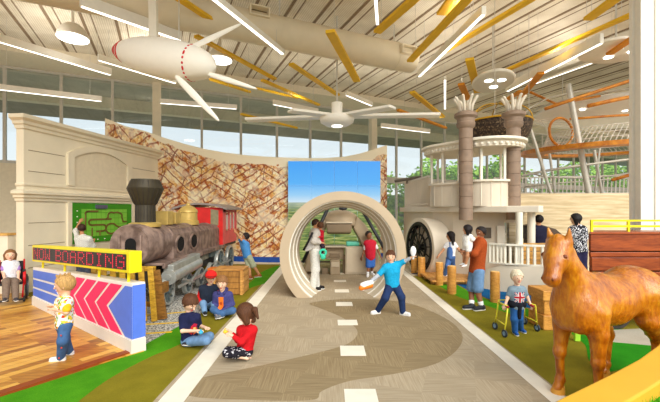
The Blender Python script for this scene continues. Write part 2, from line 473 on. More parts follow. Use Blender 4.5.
# ------------------------------------------------------------------ people
UP = V((0,0,1))
SKIN = {'light': (234,184,150), 'fair': (240,196,166), 'tan': (196,138,98), 'brown': (142,92,62)}
HAIRC = {'brown': (96,58,34), 'blond': (206,160,96), 'black': (34,26,26), 'lightbrown': (150,104,62), 'pale': (238,222,190), 'darkbrown': (66,40,28)}
def smat(k):
    n = 'skin_'+k
    if n not in _mc: _mc[n] = M('skin', SKIN[k], .5, .03, 14, 0.05, spec=.3)
    return _mc[n]
def hmat(k):
    n = 'hair_'+k
    if n not in _mc: _mc[n] = M('hair', HAIRC[k], .6, .18, 12, .5, stretch=(6,6,1), spec=.3)
    return _mc[n]
EYE_W = M('eye_white', (240,236,230), .2, 0); EYE_D = M('eye_dark', (40,26,20), .2, 0); LIP = M('lip', (196,92,84), .5, .02)
SOLE = M('shoe_sole', (236,234,228), .7, .04)

def hand(mb_v, mb_f, w, d, s, side, curl=.35, n=None, body=None):
    """palm into the body field, five finger tubes into the mesh lists"""
    d = d.normalized()
    n = (n or V((0,0,-1))); n = n-d*n.dot(d)
    if n.length < .15: n = V((0,-1,0)); n = n-d*n.dot(d)
    n.normalize(); ac = d.cross(n).normalized()*side
    L = .058*s
    body.cone(w, w+d*L*.45, .0165*s, .018*s, .01*s)
    for o in (-.36, .36):
        body.cone(w+d*L*.25+ac*o*.028*s, w+d*L*.95+ac*o*.040*s, .0125*s, .0115*s, .008*s)
    def finger(base, dirs, lens, r):
        m = MB(); pts = [base]; rad = [r]
        for q, l in zip(dirs, lens): pts.append(pts[-1]+q.normalized()*l); rad.append(rad[-1]*.9)
        pts.append(pts[-1]+dirs[-1].normalized()*r*.6); rad.append(r*.4)
        m.tube(pts, rad, 7); b = len(mb_v)
        mb_v.extend(m.v); mb_f.extend([tuple(b+i for i in f) for f in m.f])
    for i, (o, l) in enumerate(((-.5,.042), (-.17,.05), (.17,.047), (.5,.036))):
        base = w+d*L*.85+ac*o*.04*s
        a = ac*o*.35
        d1 = d+a+n*curl*.4; d2 = d+a*.6+n*curl*1.3; d3 = d+n*curl*2.4
        finger(base, [d1, d2, d3], [l*s*.45, l*s*.33, l*s*.25], .0068*s)
    tb = w+d*L*.35-ac*.018*s
    finger(tb, [d*.6-ac*.8+n*.2, d-ac*.25+n*.4], [.026*s, .024*s], .0078*s)

def person(label, s, hh, Y0, J, face, skin='light', hair=('short','brown'), shirt=((60,60,60),1.0), pants=((60,80,120),1.0),
           shoe=(60,50,45), sock=None, gz=0.0, group=None, curl=.35, vest=None, cap=None, extra=None, cat='person', vox=.0075, fat=1.0, up=None, palm=None, seated=False, skirt=False):
    Q = {}
    for k, v in J.items():
        if k in ('fl','fr','tl','tr'): continue
        Q[k] = P(v[0], v[1], Y0+(v[2] if len(v) > 2 else 0))
    for a, f, t in (('al','fl','tl'), ('ar','fr','tr')):
        if f in J:
            v = J[f]
            if len(v) == 3: g = P(v[0], v[1], Y0+v[2])
            else: g = G(v[0], v[1], gz)
            Q[a] = g+UP*.045*s
    sk = smat(skin); vx = vox*max(s, .9)/1.2
    hc = Q['hd']; f = V(face).normalized()
    up0 = V(up) if up else UP
    r = f.cross(up0).normalized(); u = r.cross(f).normalized()
    HR = [list(r), list(f), list(u)]
    nk = Q.get('nk') or (Q['sl']+Q['sr'])/2+UP*.02*s
    hl, hr = Q['hl'], Q['hr']; sl, sr = Q['sl'], Q['sr']
    mid = (sl+sr)/2; pel = (hl+hr)/2
    base = V((pel.x, pel.y, gz))
    root = thing('person', label, cat, base, group)
    T = .062*s*fat
    def torso(B, inf, drop=0.0, k=None):
        k = k or .05*s
        for a, b in ((sl, hl), (sr, hr)):
            aa = a+(mid-a)*.42; aa = aa-UP*.03*s if not up else aa; bb = b+(pel-b)*.45
            B.cone(aa, bb+(bb-aa).normalized()*drop, T+inf, T*.98+inf, k)
        B.cone(sl+(mid-sl)*.12, sr+(mid-sr)*.12, .036*s+inf, .036*s+inf, .035*s)
        B.cone(nk+(mid-nk)*.5, mid+(pel-mid)*.3, .045*s+inf, .07*s+inf, .04*s)
    RA = (.033*s*fat, .026*s*fat, .0185*s)
    def arm(B, sd, inf, frac, k=None):
        S, E, W = Q['s'+sd], Q['e'+sd], Q['w'+sd]; k = k or .02*s
        if frac < 1: B.cone(S, S.lerp(E, frac), RA[0]+inf, RA[0]+(RA[1]-RA[0])*frac+inf*1.3, k); return
        B.cone(S, E, RA[0]+inf, RA[1]+inf, k)
        q = frac-1
        if q > 0: B.cone(E, E.lerp(W, q), RA[1]+inf, RA[1]+(RA[2]-RA[1])*q+inf, k)
    RL = (.058*s*fat, .039*s*fat, .024*s)
    def leg(B, sd, inf, frac, k=None, flare=0):
        H, K, A = Q['h'+sd], Q['k'+sd], Q['a'+sd]; k = k or .025*s
        if frac < 1: B.cone(H, H.lerp(K, frac), RL[0]+inf, RL[0]+(RL[1]-RL[0])*frac+inf+flare, k); return
        B.cone(H, K, RL[0]+inf, RL[1]+inf+flare*.5, k)
        q = frac-1
        if q > 0: B.cone(K, K.lerp(A, q), RL[1]+inf+flare*.5, RL[1]+(RL[2]-RL[1])*q+inf+flare, k)
    # body ---------------------------------------------------------
    B = SDF(); torso(B, 0)
    for sd in 'lr':
        arm(B, sd, 0, 2); leg(B, sd, 0, 2)
        K, A = Q['k'+sd], Q['a'+sd]
    B.cone(hc-u*.30*hh-f*.04*hh, nk-UP*.02*s, .20*hh, .034*s, .03*s)
    B.ell(hc+u*.06*hh-f*.02*hh, (.375*hh, .44*hh, .44*hh), HR, .02*hh)
    B.cone(hc-u*.22*hh+f*.12*hh, hc-u*.36*hh+f*.22*hh, .23*hh, .115*hh, .10*hh)
    B.cone(hc+u*.03*hh+f*.40*hh, hc-u*.10*hh+f*.455*hh, .03*hh, .05*hh, .05*hh)
    for q in (-1, 1): B.ell(hc+r*q*.375*hh-f*.04*hh-u*.03*hh, (.035*hh, .075*hh, .11*hh), HR, .02*hh)
    hv, hf = [], []
    foot = {}
    for sd, q in (('l', -1), ('r', 1)):
        d = (Q['w'+sd]-Q['e'+sd])
        pn = palm[sd] if palm and sd in palm else None
        hand(hv, hf, Q['w'+sd], d, s, q*(-1), curl, V(pn) if pn else None, B)
        td = J.get('t'+sd)
        if td is None: td = (f.x, f.y, 0)
        td = V(td).normalized(); foot[sd] = td
        A = Q['a'+sd]
        B.cone(A-td*.01*s, A+td*.09*s-UP*.022*s, .024*s, .017*s, .02*s)
    vs, fs = B.mesh(vx); mb = MB(); mb.add(vs, fs); mb.add(hv, hf)
    body = mb.build('body', sk, root, smooth=True)
    # face
    for q in (-1, 1):
        e = MB(); c = hc+r*q*.16*hh+u*.02*hh+f*.375*hh
        e.ell(c, (.056*hh, .036*hh, .030*hh), Matrix([r, f, u]).transposed(), 10, 6, 0)
        e.ell(c+f*.022*hh, (.034*hh, .022*hh, .031*hh), Matrix([r, f, u]).transposed(), 8, 6, 1)
        e.build('eye', [EYE_W, EYE_D], body, smooth=True)
        e = MB(); c = hc+u*.10*hh+f*.40*hh; e.tube([c+r*q*.085*hh-f*.0*hh, c+r*q*.16*hh+u*.018*hh-f*.015*hh, c+r*q*.235*hh-u*.005*hh-f*.065*hh], [.012*hh,.016*hh,.010*hh], 6); e.build('eyebrow', hmat(hair[1]), body, smooth=True)
    mo = MB(); mo.ell(hc-u*.245*hh+f*.36*hh, (.105*hh, .05*hh, .026*hh), Matrix([r, f, u]).transposed(), 10, 6)
    mo.build('mouth', LIP, body, smooth=True)
    # hair ---------------------------------------------------------
    st, hcName = hair; H = SDF()
    H.ell(hc+u*.09*hh-f*.04*hh, (.43*hh, .49*hh, .47*hh), HR, .03*hh)
    if st in ('bob','long','pony'):
        H.cone(hc+r*.24*hh-f*.14*hh, hc+r*.22*hh-f*.14*hh-u*.42*hh, .24*hh, .16*hh, .08*hh)
        H.cone(hc-r*.24*hh-f*.14*hh, hc-r*.22*hh-f*.14*hh-u*.42*hh, .24*hh, .16*hh, .08*hh)
    if st == 'long':
        for q in (-.25, 0, .25): H.cone(hc-f*.25*hh+r*q*hh, hc-f*.30*hh-u*.95*hh+r*q*hh*1.2, .22*hh, .10*hh, .1*hh)
    if st == 'pony':
        H.cone(hc-f*.42*hh+u*.12*hh, hc-f*.68*hh+u*.02*hh, .10*hh, .14*hh, .05*hh)
        H.cone(hc-f*.68*hh+u*.02*hh, hc-f*.70*hh-u*.42*hh, .14*hh, .06*hh, .05*hh)
    if st == 'tuft':
        for q in range(9):
            a = q*.7; H.cone(hc+u*.42*hh+r*.2*hh*math.cos(a)+f*.2*hh*math.sin(a), hc+u*.56*hh+r*.3*hh*math.cos(a)+f*.3*hh*math.sin(a), .09*hh, .04*hh, .05*hh)
    H.ell(hc+f*.48*hh-u*.17*hh, (.60*hh, .50*hh, .48*hh), HR, 0, sub=True)
    if st == 'short':
        for q in range(9):
            a = (q-4)/4; H.cone(hc+u*.47*hh+r*a*.16*hh-f*.05*hh, hc+u*(.24-.10*abs(a)+.05*(q%2))*hh+r*a*.36*hh+f*(.40-.20*a*a)*hh, .10*hh, .045*hh, .04*hh)
    if st in ('short','tuft'): H.cut(hc-u*.26*hh-f*.1*hh, -(u*1.0)+f*.40)
    if st == 'crop': H.cut(hc-u*.16*hh-f*.1*hh, -(u*1.0)+f*.40)
    vs, fs = H.mesh(vx*.9); m_ = MB(); m_.add(vs, fs); ho = m_.build('hair', hmat(hcName), root, smooth=True)
    if st == 'pony':
        b_ = MB(); b_.ring(hc-f*.47*hh+u*.10*hh, .11*hh, .03*hh, -f, 16, 6); b_.build('hair_band', M('hair_band', (60,170,190), .6), ho, smooth=True)
    if cap:
        C = SDF(); C.ell(hc+u*.12*hh-f*.03*hh, (.455*hh, .51*hh, .46*hh), HR, .02*hh); C.cut(hc+u*.17*hh, -u+f*.12)
        vs, fs = C.mesh(vx*.9); m_ = MB(); m_.add(vs, fs)
        co = m_.build('cap', fab(cap), root, smooth=True)
        vz = MB(); ring = []
        for i in range(13):
            a = PI*i/12
            ring.append((r*math.cos(a)*.42+f*(.12+.66*math.sin(a)))*hh)
        o = hc+u*.20*hh
        top = [o+p+u*.015*hh-u*.05*hh*(p.dot(f)/hh) for p in ring]; bot = [p-u*.03*hh for p in top]
        vz.loft([top, bot], closed=True, caps=True); vz.build('visor', fab(tuple(int(x*.8) for x in cap)), co)
    # clothes ------------------------------------------------------
    colr, sl_frac = shirt[0], shirt[1]
    sm = colr if not isinstance(colr, tuple) else fab(colr)
    inf = .011*s
    C = SDF(); torso(C, inf+.004*s, .02*s)
    for sd in 'lr': arm(C, sd, inf, sl_frac, .03*s)
    nd_ = (hc-nk).normalized(); C.cone(nk+nd_*.012*s, nk+nd_*.25*s, .044*s, .06*s, 0, sub=True)
    dn_ = (pel-mid).normalized(); C.cone(hl+(pel-hl)*.4-dn_*.01*s, hr+(pel-hr)*.4-dn_*.01*s, T+inf+.003*s, T+inf+.003*s, .03*s); C.cut(pel+dn_*.022*s, dn_)
    vs, fs = C.mesh(vx); m_ = MB(); m_.add(vs, fs); so = m_.build('shirt', sm, root, smooth=True)
    if pants:
        pc, pf = pants[0], pants[1]; pm = pc if not isinstance(pc, tuple) else fab(pc)
        C = SDF(); C.cone(hl+(pel-hl)*.35, hr+(pel-hr)*.35, T*1.0+.006*s, T*1.0+.006*s, .04*s)
        C.cone(pel, pel+(mid-pel)*.22, T*1.1, T*1.05, .04*s)
        for sd in 'lr': leg(C, sd, .010*s, pf, .03*s, pants[2] if len(pants) > 2 else 0.004*s)
        if skirt:
            C.cone(pel, (Q['kl']+Q['kr'])/2, .11*s, .12*s, .05*s)
        vs, fs = C.mesh(vx); m_ = MB(); m_.add(vs, fs); m_.build('trousers' if pf > 1.3 else 'shorts', pm, root, smooth=True)
    if vest:
        C = SDF(); torso(C, inf+.016*s, 0); nd_ = (hc-nk).normalized(); C.cone(nk+nd_*.0*s, nk+nd_*.25*s, .05*s, .07*s, 0, sub=True)
        vs, fs = C.mesh(vx); m_ = MB(); m_.add(vs, fs); m_.build('vest', fab(vest), root, smooth=True)
    if shoe:
        for sd in 'lr':
            td = foot[sd]; A = Q['a'+sd]
            ud = UP if abs(td.z) < .5 else V((td.x, td.y, 0)).normalized()*-1+UP*.2
            C = SDF(); C.cone(A-td*.022*s-UP*.012*s, A+td*.095*s-UP*.018*s, .031*s, .026*s, .03*s)
            C.cone(A+UP*.012*s, A-UP*.015*s, .027*s, .032*s, .02*s)
            C.cut(A-UP*.0445*s, -UP)
            vs, fs = C.mesh(vx*.85); m_ = MB(); m_.add(vs, fs); sh = m_.build('shoe', fab(shoe, .1, .5), root, smooth=True)
            if abs(td.z) < .3:
                C = SDF(); C.cone(A-td*.022*s-UP*.028*s, A+td*.095*s-UP*.028*s, .033*s, .0285*s, .0); C.cut(A-UP*.0445*s, -UP); C.cut(A-UP*.031*s, UP)
                vs, fs = C.mesh(vx*.7)
                if len(vs): m_ = MB(); m_.add(vs, fs); m_.build('sole', SOLE, sh, smooth=False)
    if sock:
        for sd in 'lr':
            K, A = Q['k'+sd], Q['a'+sd]; m_ = MB()
            m_.tube([A, A.lerp(K, .1), A.lerp(K, .32)], [.031*s, .030*s, .034*s], 14); m_.build('sock', fab(sock), root, smooth=True)
    Q.update(dict(root=root, body=body, shirt=so, f=f, r=r, u=u, mid=mid, pel=pel))
    return Q
# ------------------------------------------------------------------ station facade on the left
FA = V((-7.78,9.4,0)); FB = V((-6.98,15.0,0)); FD = (FB-FA).normalized(); FN = V((FD.y,-FD.x,0)); FL = (FB-FA).length
def Fp(s, n, z): return FA+FD*s+FN*n+UP*z
STONE = M('facade_stone', (238,226,198), .65, .035, 1.6, .05); STONE2 = M('facade_groove', (150,132,100), .8, .03)
fac = thing('station_facade', 'tall cream classical station front with cornice and arched panel behind the locomotive', 'facade', Fp(FL/2,-.3,0))
def fbox(mb, s0, s1, n0, n1, z0, z1, m=0):
    c = Fp((s0+s1)/2, (n0+n1)/2, (z0+z1)/2); R = Matrix((FD, FN, UP)).transposed()
    mb.box(c, (s1-s0, n1-n0, z1-z0), R, m); return mb
m_ = MB(); fbox(m_, 0, FL, -.22, 0, 0, 4.3)
for z in (.62,1.2,1.78,3.12,3.66):
    for s0, s1 in ((.12,1.22),(4.05,5.45)): fbox(m_, s0, s1, -.005, .004, z, z+.018, 1)
m_.build('wall_body', [STONE, STONE2], fac)
def fprof(name, prof, ret=True):                      # moulding running along the front with a return at the near end
    mb = MB(); rings = []
    for (s, sg) in ((-1,0),(0,1),(FL,2)):
        r = []
        for (n, z) in prof:
            if sg == 0: r.append(Fp(-n, -.22, z))
            elif sg == 1: r.append(Fp(-n, n, z))
            else: r.append(Fp(FL+n*.6, n, z))
        rings.append(r)
    mb.loft(rings, closed=True, caps=True); return mb.build(name, STONE, fac)
fprof('cornice', [(-.05,4.20),(.04,4.20),(.06,4.28),(.10,4.31),(.12,4.38),(.20,4.44),(.21,4.53),(-.05,4.57)])
fprof('belt_course', [(-.05,2.36),(.04,2.36),(.05,2.42),(.09,2.45),(.10,2.51),(.15,2.54),(.15,2.61),(.05,2.66),(-.05,2.66)])
fprof('frieze_band', [(-.05,2.74),(.02,2.74),(.04,2.77),(.04,2.81),(-.05,2.83)])
# arched panel
def arch(s0, s1, z0, zs, za, n=14):
    pts = [(s0,z0),(s0,zs)]
    for i in range(1, n):
        t = i/n; pts.append((s0+(s1-s0)*t, zs+(za-zs)*math.sin(PI*t)**.8))
    return pts+[(s1,zs),(s1,z0)]
o1 = arch(1.28,4.02,2.84,3.78,4.16); o2 = arch(1.5,3.80,2.84,3.68,3.98)
mb = MB()
for i in range(len(o1)-1):
    q = [o1[i], o1[i+1], o2[i+1], o2[i]]
    A = [Fp(s,.0,z) for s, z in q]; B_ = [Fp(s,.07,z) for s, z in q]
    mb.add(A+B_, [(0,1,2,3),(7,6,5,4),(0,4,5,1),(1,5,6,2),(2,6,7,3),(3,7,4,0)])
mb.build('arch_moulding', STONE, fac)
mb = MB(); mb.slab([Fp(s,-.02,z) for s, z in o2], FN, .035); mb.build('arch_panel', M('arch_panel_stone', (230,216,186), .7, .03), fac)
for s0 in (1.28,4.02): mb = MB(); fbox(mb, s0, s0+.14, 0, .06, .9, 2.36); mb.build('board_surround', STONE, fac)
# low wall at the far left with a timber cap
lw = thing('low_wall', 'low cream wall with light wood capping behind the wheelchair', 'low wall', (-8.6,9.2,0))
MB().box((-9.6,9.42,.74),(2.96,.2,1.48)).build('wall_body', CREAM, lw)
MB().box((-9.6,9.42,1.51),(3.0,.26,.06)).build('capping', M('pale_timber', (226,176,96), .5, .1), lw)
# game board ---------------------------------------------------------------
gb = thing('game_board', 'green wall board with looping brown track puzzle on the cream facade', 'game board', Fp(2.85,.03,1.12))
mb = MB(); fbox(mb, 1.43, 4.0, .0, .05, 1.12, 2.34); mb.build('backing', M('board_green', (64,158,30), .5, .1, 2), gb)
def gridmat():
    t = NT('board_grid'); v = t.coord(kind='UV', scale=(10,4.6,1)); br = t.n('ShaderNodeTexBrick'); br.offset = 0
    br.inputs['Scale'].default_value = 1; br.inputs['Brick Width'].default_value = 1; br.inputs['Row Height'].default_value = 1; br.inputs['Mortar Size'].default_value = .03
    br.inputs['Color1'].default_value = lin((132,206,70)); br.inputs['Color2'].default_value = lin((120,196,60)); br.inputs['Mortar'].default_value = lin((84,160,40))
    t.l(v, br.inputs['Vector']); return t.out(br.outputs['Color'], .5)
mb = MB(); q = [Fp(1.75,.056,1.3),Fp(3.75,.056,1.3),Fp(3.75,.056,2.16),Fp(1.75,.056,2.16)]; mb.add(q, [(0,1,2,3)]); mb.uv = [(0,0),(1,0),(1,1),(0,1)]
mb.build('grid_panel', gridmat(), gb)
TRK = M('board_track', (126,104,52), .6, .1, 30)
def trk(pts):
    mb = MB(); pp = [Fp(1.75+2.0*a, .062, 1.3+.86*b) for a, b in pts]
    for i in range(len(pp)-1): mb.beam(pp[i], pp[i+1]+(pp[i+1]-pp[i]).normalized()*.02, .02, .055, up=(0,0,1))
    mb.build('track', TRK, gb)
def arcp(cx, cy, rx, ry, a0, a1, n=8): return [(cx+rx*math.cos(math.radians(a0+(a1-a0)*i/n)), cy+ry*math.sin(math.radians(a0+(a1-a0)*i/n))) for i in range(n+1)]
trk([(.07,.25),(.07,.8)]+arcp(.14,.82,.07,.1,180,90)+[(.32,.92)])
trk([(.62,.62),(.5,.62),(.2,.62)]+arcp(.2,.52,.06,.1,90,270)+[(.42,.42)]+arcp(.42,.3,.08,.12,90,-90)+[(.3,.18)])
trk([(.5,.62)]+arcp(.62,.74,.08,.14,200,60)+[(.76,.88)]+arcp(.78,.74,.09,.12,80,-20)+[(.9,.5),(.98,.5)])
trk([(.98,.28),(.8,.28)]+arcp(.62,.25,.13,.2,30,300)+[(.72,.06),(.9,.06)])
trk([(.2,.02),(.2,.3)]); trk([(.36,.02),(.36,.2)])
for i in range(5): PG = MB(); PG.ell(Fp(1.6,.055,2.1-.17*i), (.02,.02,.02), None, 8, 6); PG.build('peg', WHITE, gb)
for i in range(5): PG = MB(); PG.ell(Fp(2.1+.3*i,.055,1.2), (.02,.02,.02), None, 8, 6); PG.build('peg', WHITE, gb)
mb = MB(); fbox(mb, 2.3, 2.75, .05, .12, 2.18, 2.3); mb.build('score_box', M('score_box_grey', (96,96,116), .5), gb)

# ------------------------------------------------------------------ boarding barrier and its display
BA, BB = V((-6.62,8.25,0)), V((-2.90,5.43,0)); BD = (BB-BA).normalized(); BN = V((BD.y,-BD.x,0)); 
if BN.y > 0: BN = -BN
BL = (BB-BA).length; BT = .19
def ht(s): return .85+(1.035-.85)*s/BL
bar = thing('boarding_barrier', 'white sloping barrier with pink chevrons and blue stripes at the timber floor edge', 'barrier', BA+BD*BL/2-BN*BT/2)
def Bp(s, n, z): return BA+BD*s+BN*n+UP*z
mb = MB(); mb.loft([[Bp(s,0,0),Bp(s,0,ht(s)),Bp(s,-BT,ht(s)),Bp(s,-BT,0)] for s in (0,BL)]); mb.build('body', M('barrier_white', (240,232,222), .5, .02), bar, bevel=.008)
mb = MB(); mb.loft([[Bp(s,.025,0),Bp(s,.025,.20),Bp(s,-BT-.0,.20),Bp(s,-BT-.0,0)] for s in (0,BL+.02)]); mb.build('plinth', M('barrier_plinth', (232,222,208), .6, .02), bar)
BLUE = M('barrier_blue', (88,124,224), .45, .03); PINK = M('barrier_pink', (248,40,106), .45, .03)
def sl(s, f): return .215+(ht(s)-.05-.215)*f                 # height fraction on the face
def face(mb, pts): mb.slab([Bp(s,.002,sl(s,f)) for s, f in pts], BN, .006)
# blue horizontal bands cut by the first chevron
lf = lambda s, d: s
mb = MB()
x0 = 1.42
def chev_x(s0, f): return s0-.62*(1-abs(2*f-1)) if False else s0-.55*(1-2*abs(f-.5))
for i, (f0, f1) in enumerate(((.02,.29),(.36,.62),(.69,.98))):
    e0, e1 = chev_x(x0+.55, f0), chev_x(x0+.55, f1); em = chev_x(x0+.55, (f0+f1)/2)
    mb = MB(); face(mb, [(.03,f0),(min(e0,e0),f0),(em,(f0+f1)/2),(e1,f1),(.03,f1)]); mb.build('blue_band', BLUE, bar)
n = 5
wv = .385; gap = .085
for i in range(n):
    a = x0+.66+i*(wv+gap)
    for half in ((0,.5),(.5,1)):
        pass
    mb = MB(); w2 = wv
    for f0, f1 in ((0.0,.5),(.5,1.0)):
        face(mb, [(chev_x(a,f0),f0),(chev_x(a+w2,f0),f0),(chev_x(a+w2,f1),f1),(chev_x(a,f1),f1)])
    mb.build('chevron', PINK, bar)
a = x0+.66+n*(wv+gap)
mb = MB(); face(mb, [(chev_x(a,0)+.02,0),(chev_x(a,.5),.5),(chev_x(a,1)+.02,1),(BL-.0,1),(BL-.0,0)]); mb.build('blue_end_panel', BLUE, bar)
mb = MB(); mb.slab([Bp(BL+.001,0,.215),Bp(BL+.001,-BT,.215),Bp(BL+.001,-BT,ht(BL)-.03),Bp(BL+.001,0,ht(BL)-.03)], BD, .006); mb.build('blue_end_panel', BLUE, bar)
# display
zb = lambda s: .985+(1.185-.985)*s/BL; zt = lambda s: 1.34+(1.505-1.34)*s/BL
YEL = M('sign_yellow', (246,226,20), .4, .03)
sg = thing('led_sign', 'long yellow-framed scrolling LED sign standing on the barrier', 'sign', Bp(BL/2,-.12,.95))
mb = MB(); mb.loft([[Bp(s,0.03,zb(s)),Bp(s,0.03,zt(s)),Bp(s,-.15,zt(s)),Bp(s,-.15,zb(s))] for s in (.06,BL-.02)]); mb.build('housing', YEL, sg, bevel=.01)
mb = MB(); mb.slab([Bp(s,.032,z) for s, z in ((.13,zb(.1)+.045),(BL-.12,zb(BL-.1)+.045),(BL-.12,zt(BL-.1)-.045),(.13,zt(.1)-.045))], BN, .004)
mb.build('screen', M('sign_screen', (24,22,26), .4, .05), sg)
F57 = {'N':['10001','11001','10101','10101','10011','10001','10001'],'O':['01110','10001','10001','10001','10001','10001','01110'],'W':['10001','10001','10001','10101','10101','11011','10001'],
'B':['11110','10001','10001','11110','10001','10001','11110'],'A':['01110','10001','10001','11111','10001','10001','10001'],'R':['11110','10001','10001','11110','10100','10010','10001'],
'D':['11110','10001','10001','10001','10001','10001','11110'],'I':['01110','00100','00100','00100','00100','00100','01110'],'G':['01110','10001','10000','10111','10001','10001','01110'],' ':['000']*7}
dm = MB(); cols = []; own = []; LET = []
for ch in 'NOW BOARDING':
    LET.append(MB())
    for c in range(len(F57[ch][0])): cols.append([F57[ch][r][c] for r in range(7)]); own.append(LET[-1])
    cols.append(['0']*7); own.append(LET[-1])
cols = cols[:-1]; nc = len(cols); S0, S1 = .17, BL-.16
for c in range(nc):
    s = S0+(S1-S0)*(c+.5)/nc; z0, z1 = zb(s)+.055, zt(s)-.055
    for r in range(7):
        z = z1-(z1-z0)*(r+.5)/7; on = cols[c][r] == '1'
        d = .0105 if on else .007
        (own[c] if on else dm).slab([Bp(s-d*1.25,.0362,z-d),Bp(s+d*1.25,.0362,z-d),Bp(s+d*1.25,.0362,z+d),Bp(s-d*1.25,.0362,z+d)], BN, .0015)
LED = EM('led_red', (216,30,60), .6)
for l_ in LET:
    if l_.v: l_.build('letter', LED, sg)
dm.build('unlit_diodes', M('led_off', (64,60,66), .5), sg)
for s in (.45,1.75,3.35,BL-.25):
    mb = MB(); mb.cyl(Bp(s,-.06,ht(s)-.001), Bp(s,-.06,zb(s)+.01), .022, n=10); mb.build('post', YEL, sg)

# ------------------------------------------------------------------ locomotive
LX = -4.12
IRON = M('rusty_iron', (160,136,124), .5, .16, 5, .25, metal=.2, c2=(104,84,76)); BLK = M('black_iron', (62,56,50), .5, .12, 6, .1, metal=.2)
CHIM = M('chimney_iron', (66,59,44), .5, .12, 5, metal=.2); BRASS = M('brass_tan', (206,174,96), .4, .1, 5, metal=.2)
STEEL = M('steel_grey', (176,178,172), .35, .1, 6, metal=.35); RED = M('cab_red', (222,40,36), .45, .08, 4); LRED = M('cab_faded_red', (226,92,92), .5, .08, 4)
VOID = M('opening_black', (14,12,12), .9, 0)
lo = thing('locomotive', 'rusty steam locomotive with red cab and flared black chimney', 'locomotive', (LX,10.8,0))
def Yc(y): return (y-7.6)/4.8
def bz(y): return 1.39-.07*Yc(y)
def br(y): return .44-.05*Yc(y)
ys = [7.6,7.63,8.55,8.6,8.62,12.3]; 
mb = MB(); rings = []
for y, k in ((7.62,.80),(7.60,.93),(7.66,1.0),(8.7,1.0)):
    rings.append([V((LX+br(y)*k*math.cos(2*PI*j/40), y, bz(y)+br(y)*k*math.sin(2*PI*j/40))) for j in range(40)])
mb.loft(rings); mb.build('smokebox', IRON, lo, smooth=True, auto=40)
mb = MB(); rings = []
for y, k in ((8.7,.95),(12.3,.95)):
    rings.append([V((LX+br(y)*k*math.cos(2*PI*j/40), y, bz(y)+br(y)*k*math.sin(2*PI*j/40))) for j in range(40)])
mb.loft(rings)
mb.build('boiler', IRON, lo, smooth=True, auto=40)
for y in (8.7,9.5,10.4,11.3,12.1):
    mb = MB(); mb.lathe([(br(y)*.955,-.03),(br(y)*1.01,-.03),(br(y)*1.01,.03),(br(y)*.955,.03)], (LX,y,bz(y)), 40, (0,1,0), closed_prof=True); mb.build('boiler_band', IRON, lo, smooth=True, auto=40)
# flat side casing with the oval openings
mb = MB(); xs = LX+.43
mb.loft([[V((LX+.2,y,.98-.02*Yc(y))),V((xs,y,.98-.02*Yc(y))),V((xs-.01,y,1.56-.04*Yc(y))),V((xs-.10,y,1.70-.06*Yc(y))),V((LX+.2,y,1.72-.06*Yc(y)))] for y in (8.72,12.35)])
mb.build('side_casing', IRON, lo, bevel=.01)
for yc, in ((9.12,),(10.02,)):
    mb = MB(); mb.lathe([(.15,0),(.19,0),(.19,.03),(.15,.03)], (0,0,0), 28, (1,0,0), closed_prof=True)
    mb.v = [(p[0]+xs-.005, p[1]*1.6+yc, p[2]*1.2+1.29) for p in mb.v]; mb.build('porthole_rim', IRON, lo)
    mb = MB(); mb.lathe([(.155,0),(.155,.012)], (0,0,0), 28, (1,0,0)); mb.v = [(p[0]+xs-.006, p[1]*1.6+yc, p[2]*1.2+1.29) for p in mb.v]; mb.build('porthole', VOID, lo)
mb = MB(); yf = 7.594; pts = [(-.11,-.17),(.11,-.17),(.11,.02)]+[(.11*math.cos(PI*i/10), .02+.11*math.sin(PI*i/10)) for i in range(1,10)]+[(-.11,.02)]
mb.slab([V((LX+.02+a, yf+.02, bz(7.6)+.02+b)) for a, b in pts], (0,-1,0), .022); mb.build('firebox_opening', VOID, lo)
mb = MB()
for sx in (-.2,.24): mb.box((LX+sx,7.585,bz(7.6)+.0),(.03,.03,.42))
mb.box((LX+.02,7.585,bz(7.6)-.2),(.46,.03,.03)); mb.build('door_frame', IRON, lo)
# chimney
mb = MB(); n = 30; y = 8.26; zb0 = bz(y)+br(y)*.9
mb.lathe([(.27,-.02),(.27,.05),(.205,.08),(.2,.46),(.23,.50),(.365,.80),(.375,.84),(.30,1.0),(.29,1.03),(.24,1.03),(.22,.9)], (LX,y,zb0), n)
mb.build('chimney', CHIM, lo, smooth=True, auto=35)
mb = MB()
for j in range(20):
    a = 2*PI*j/20; d = V((math.cos(a),math.sin(a),0)); b_ = V((LX,y,zb0))
    mb.tube([b_+d*.205+UP*.08, b_+d*.2+UP*.46, b_+d*.235+UP*.5, b_+d*.372+UP*.82, b_+d*.30+UP*1.0], .009, 5)
mb.build('chimney_ribs', BLK, lo)
mb = MB(); mb.lathe([(.33,0),(.34,.07),(.27,.1)], (LX,y,zb0-.02), 24); mb.build('chimney_collar', BRASS, lo, smooth=True, auto=40)
for yy, sz in ((9.15,(.36,.34,.34)),(9.62,(.36,.34,.30))):
    mb = MB(); mb.box((LX,yy,bz(yy)+br(yy)*.9+.18), sz); mb.build('sand_box', BRASS, lo, bevel=.02)
mb = MB(); mb.lathe([(.30,0),(.30,.10),(.26,.14),(.25,.34),(.27,.36),(.26,.42),(.17,.52),(.07,.56),(.05,.62),(.0,.64)], (LX,10.75,bz(10.75)+br(10.75)*.88), 26); mb.build('steam_dome', BRASS, lo, smooth=True, auto=40)
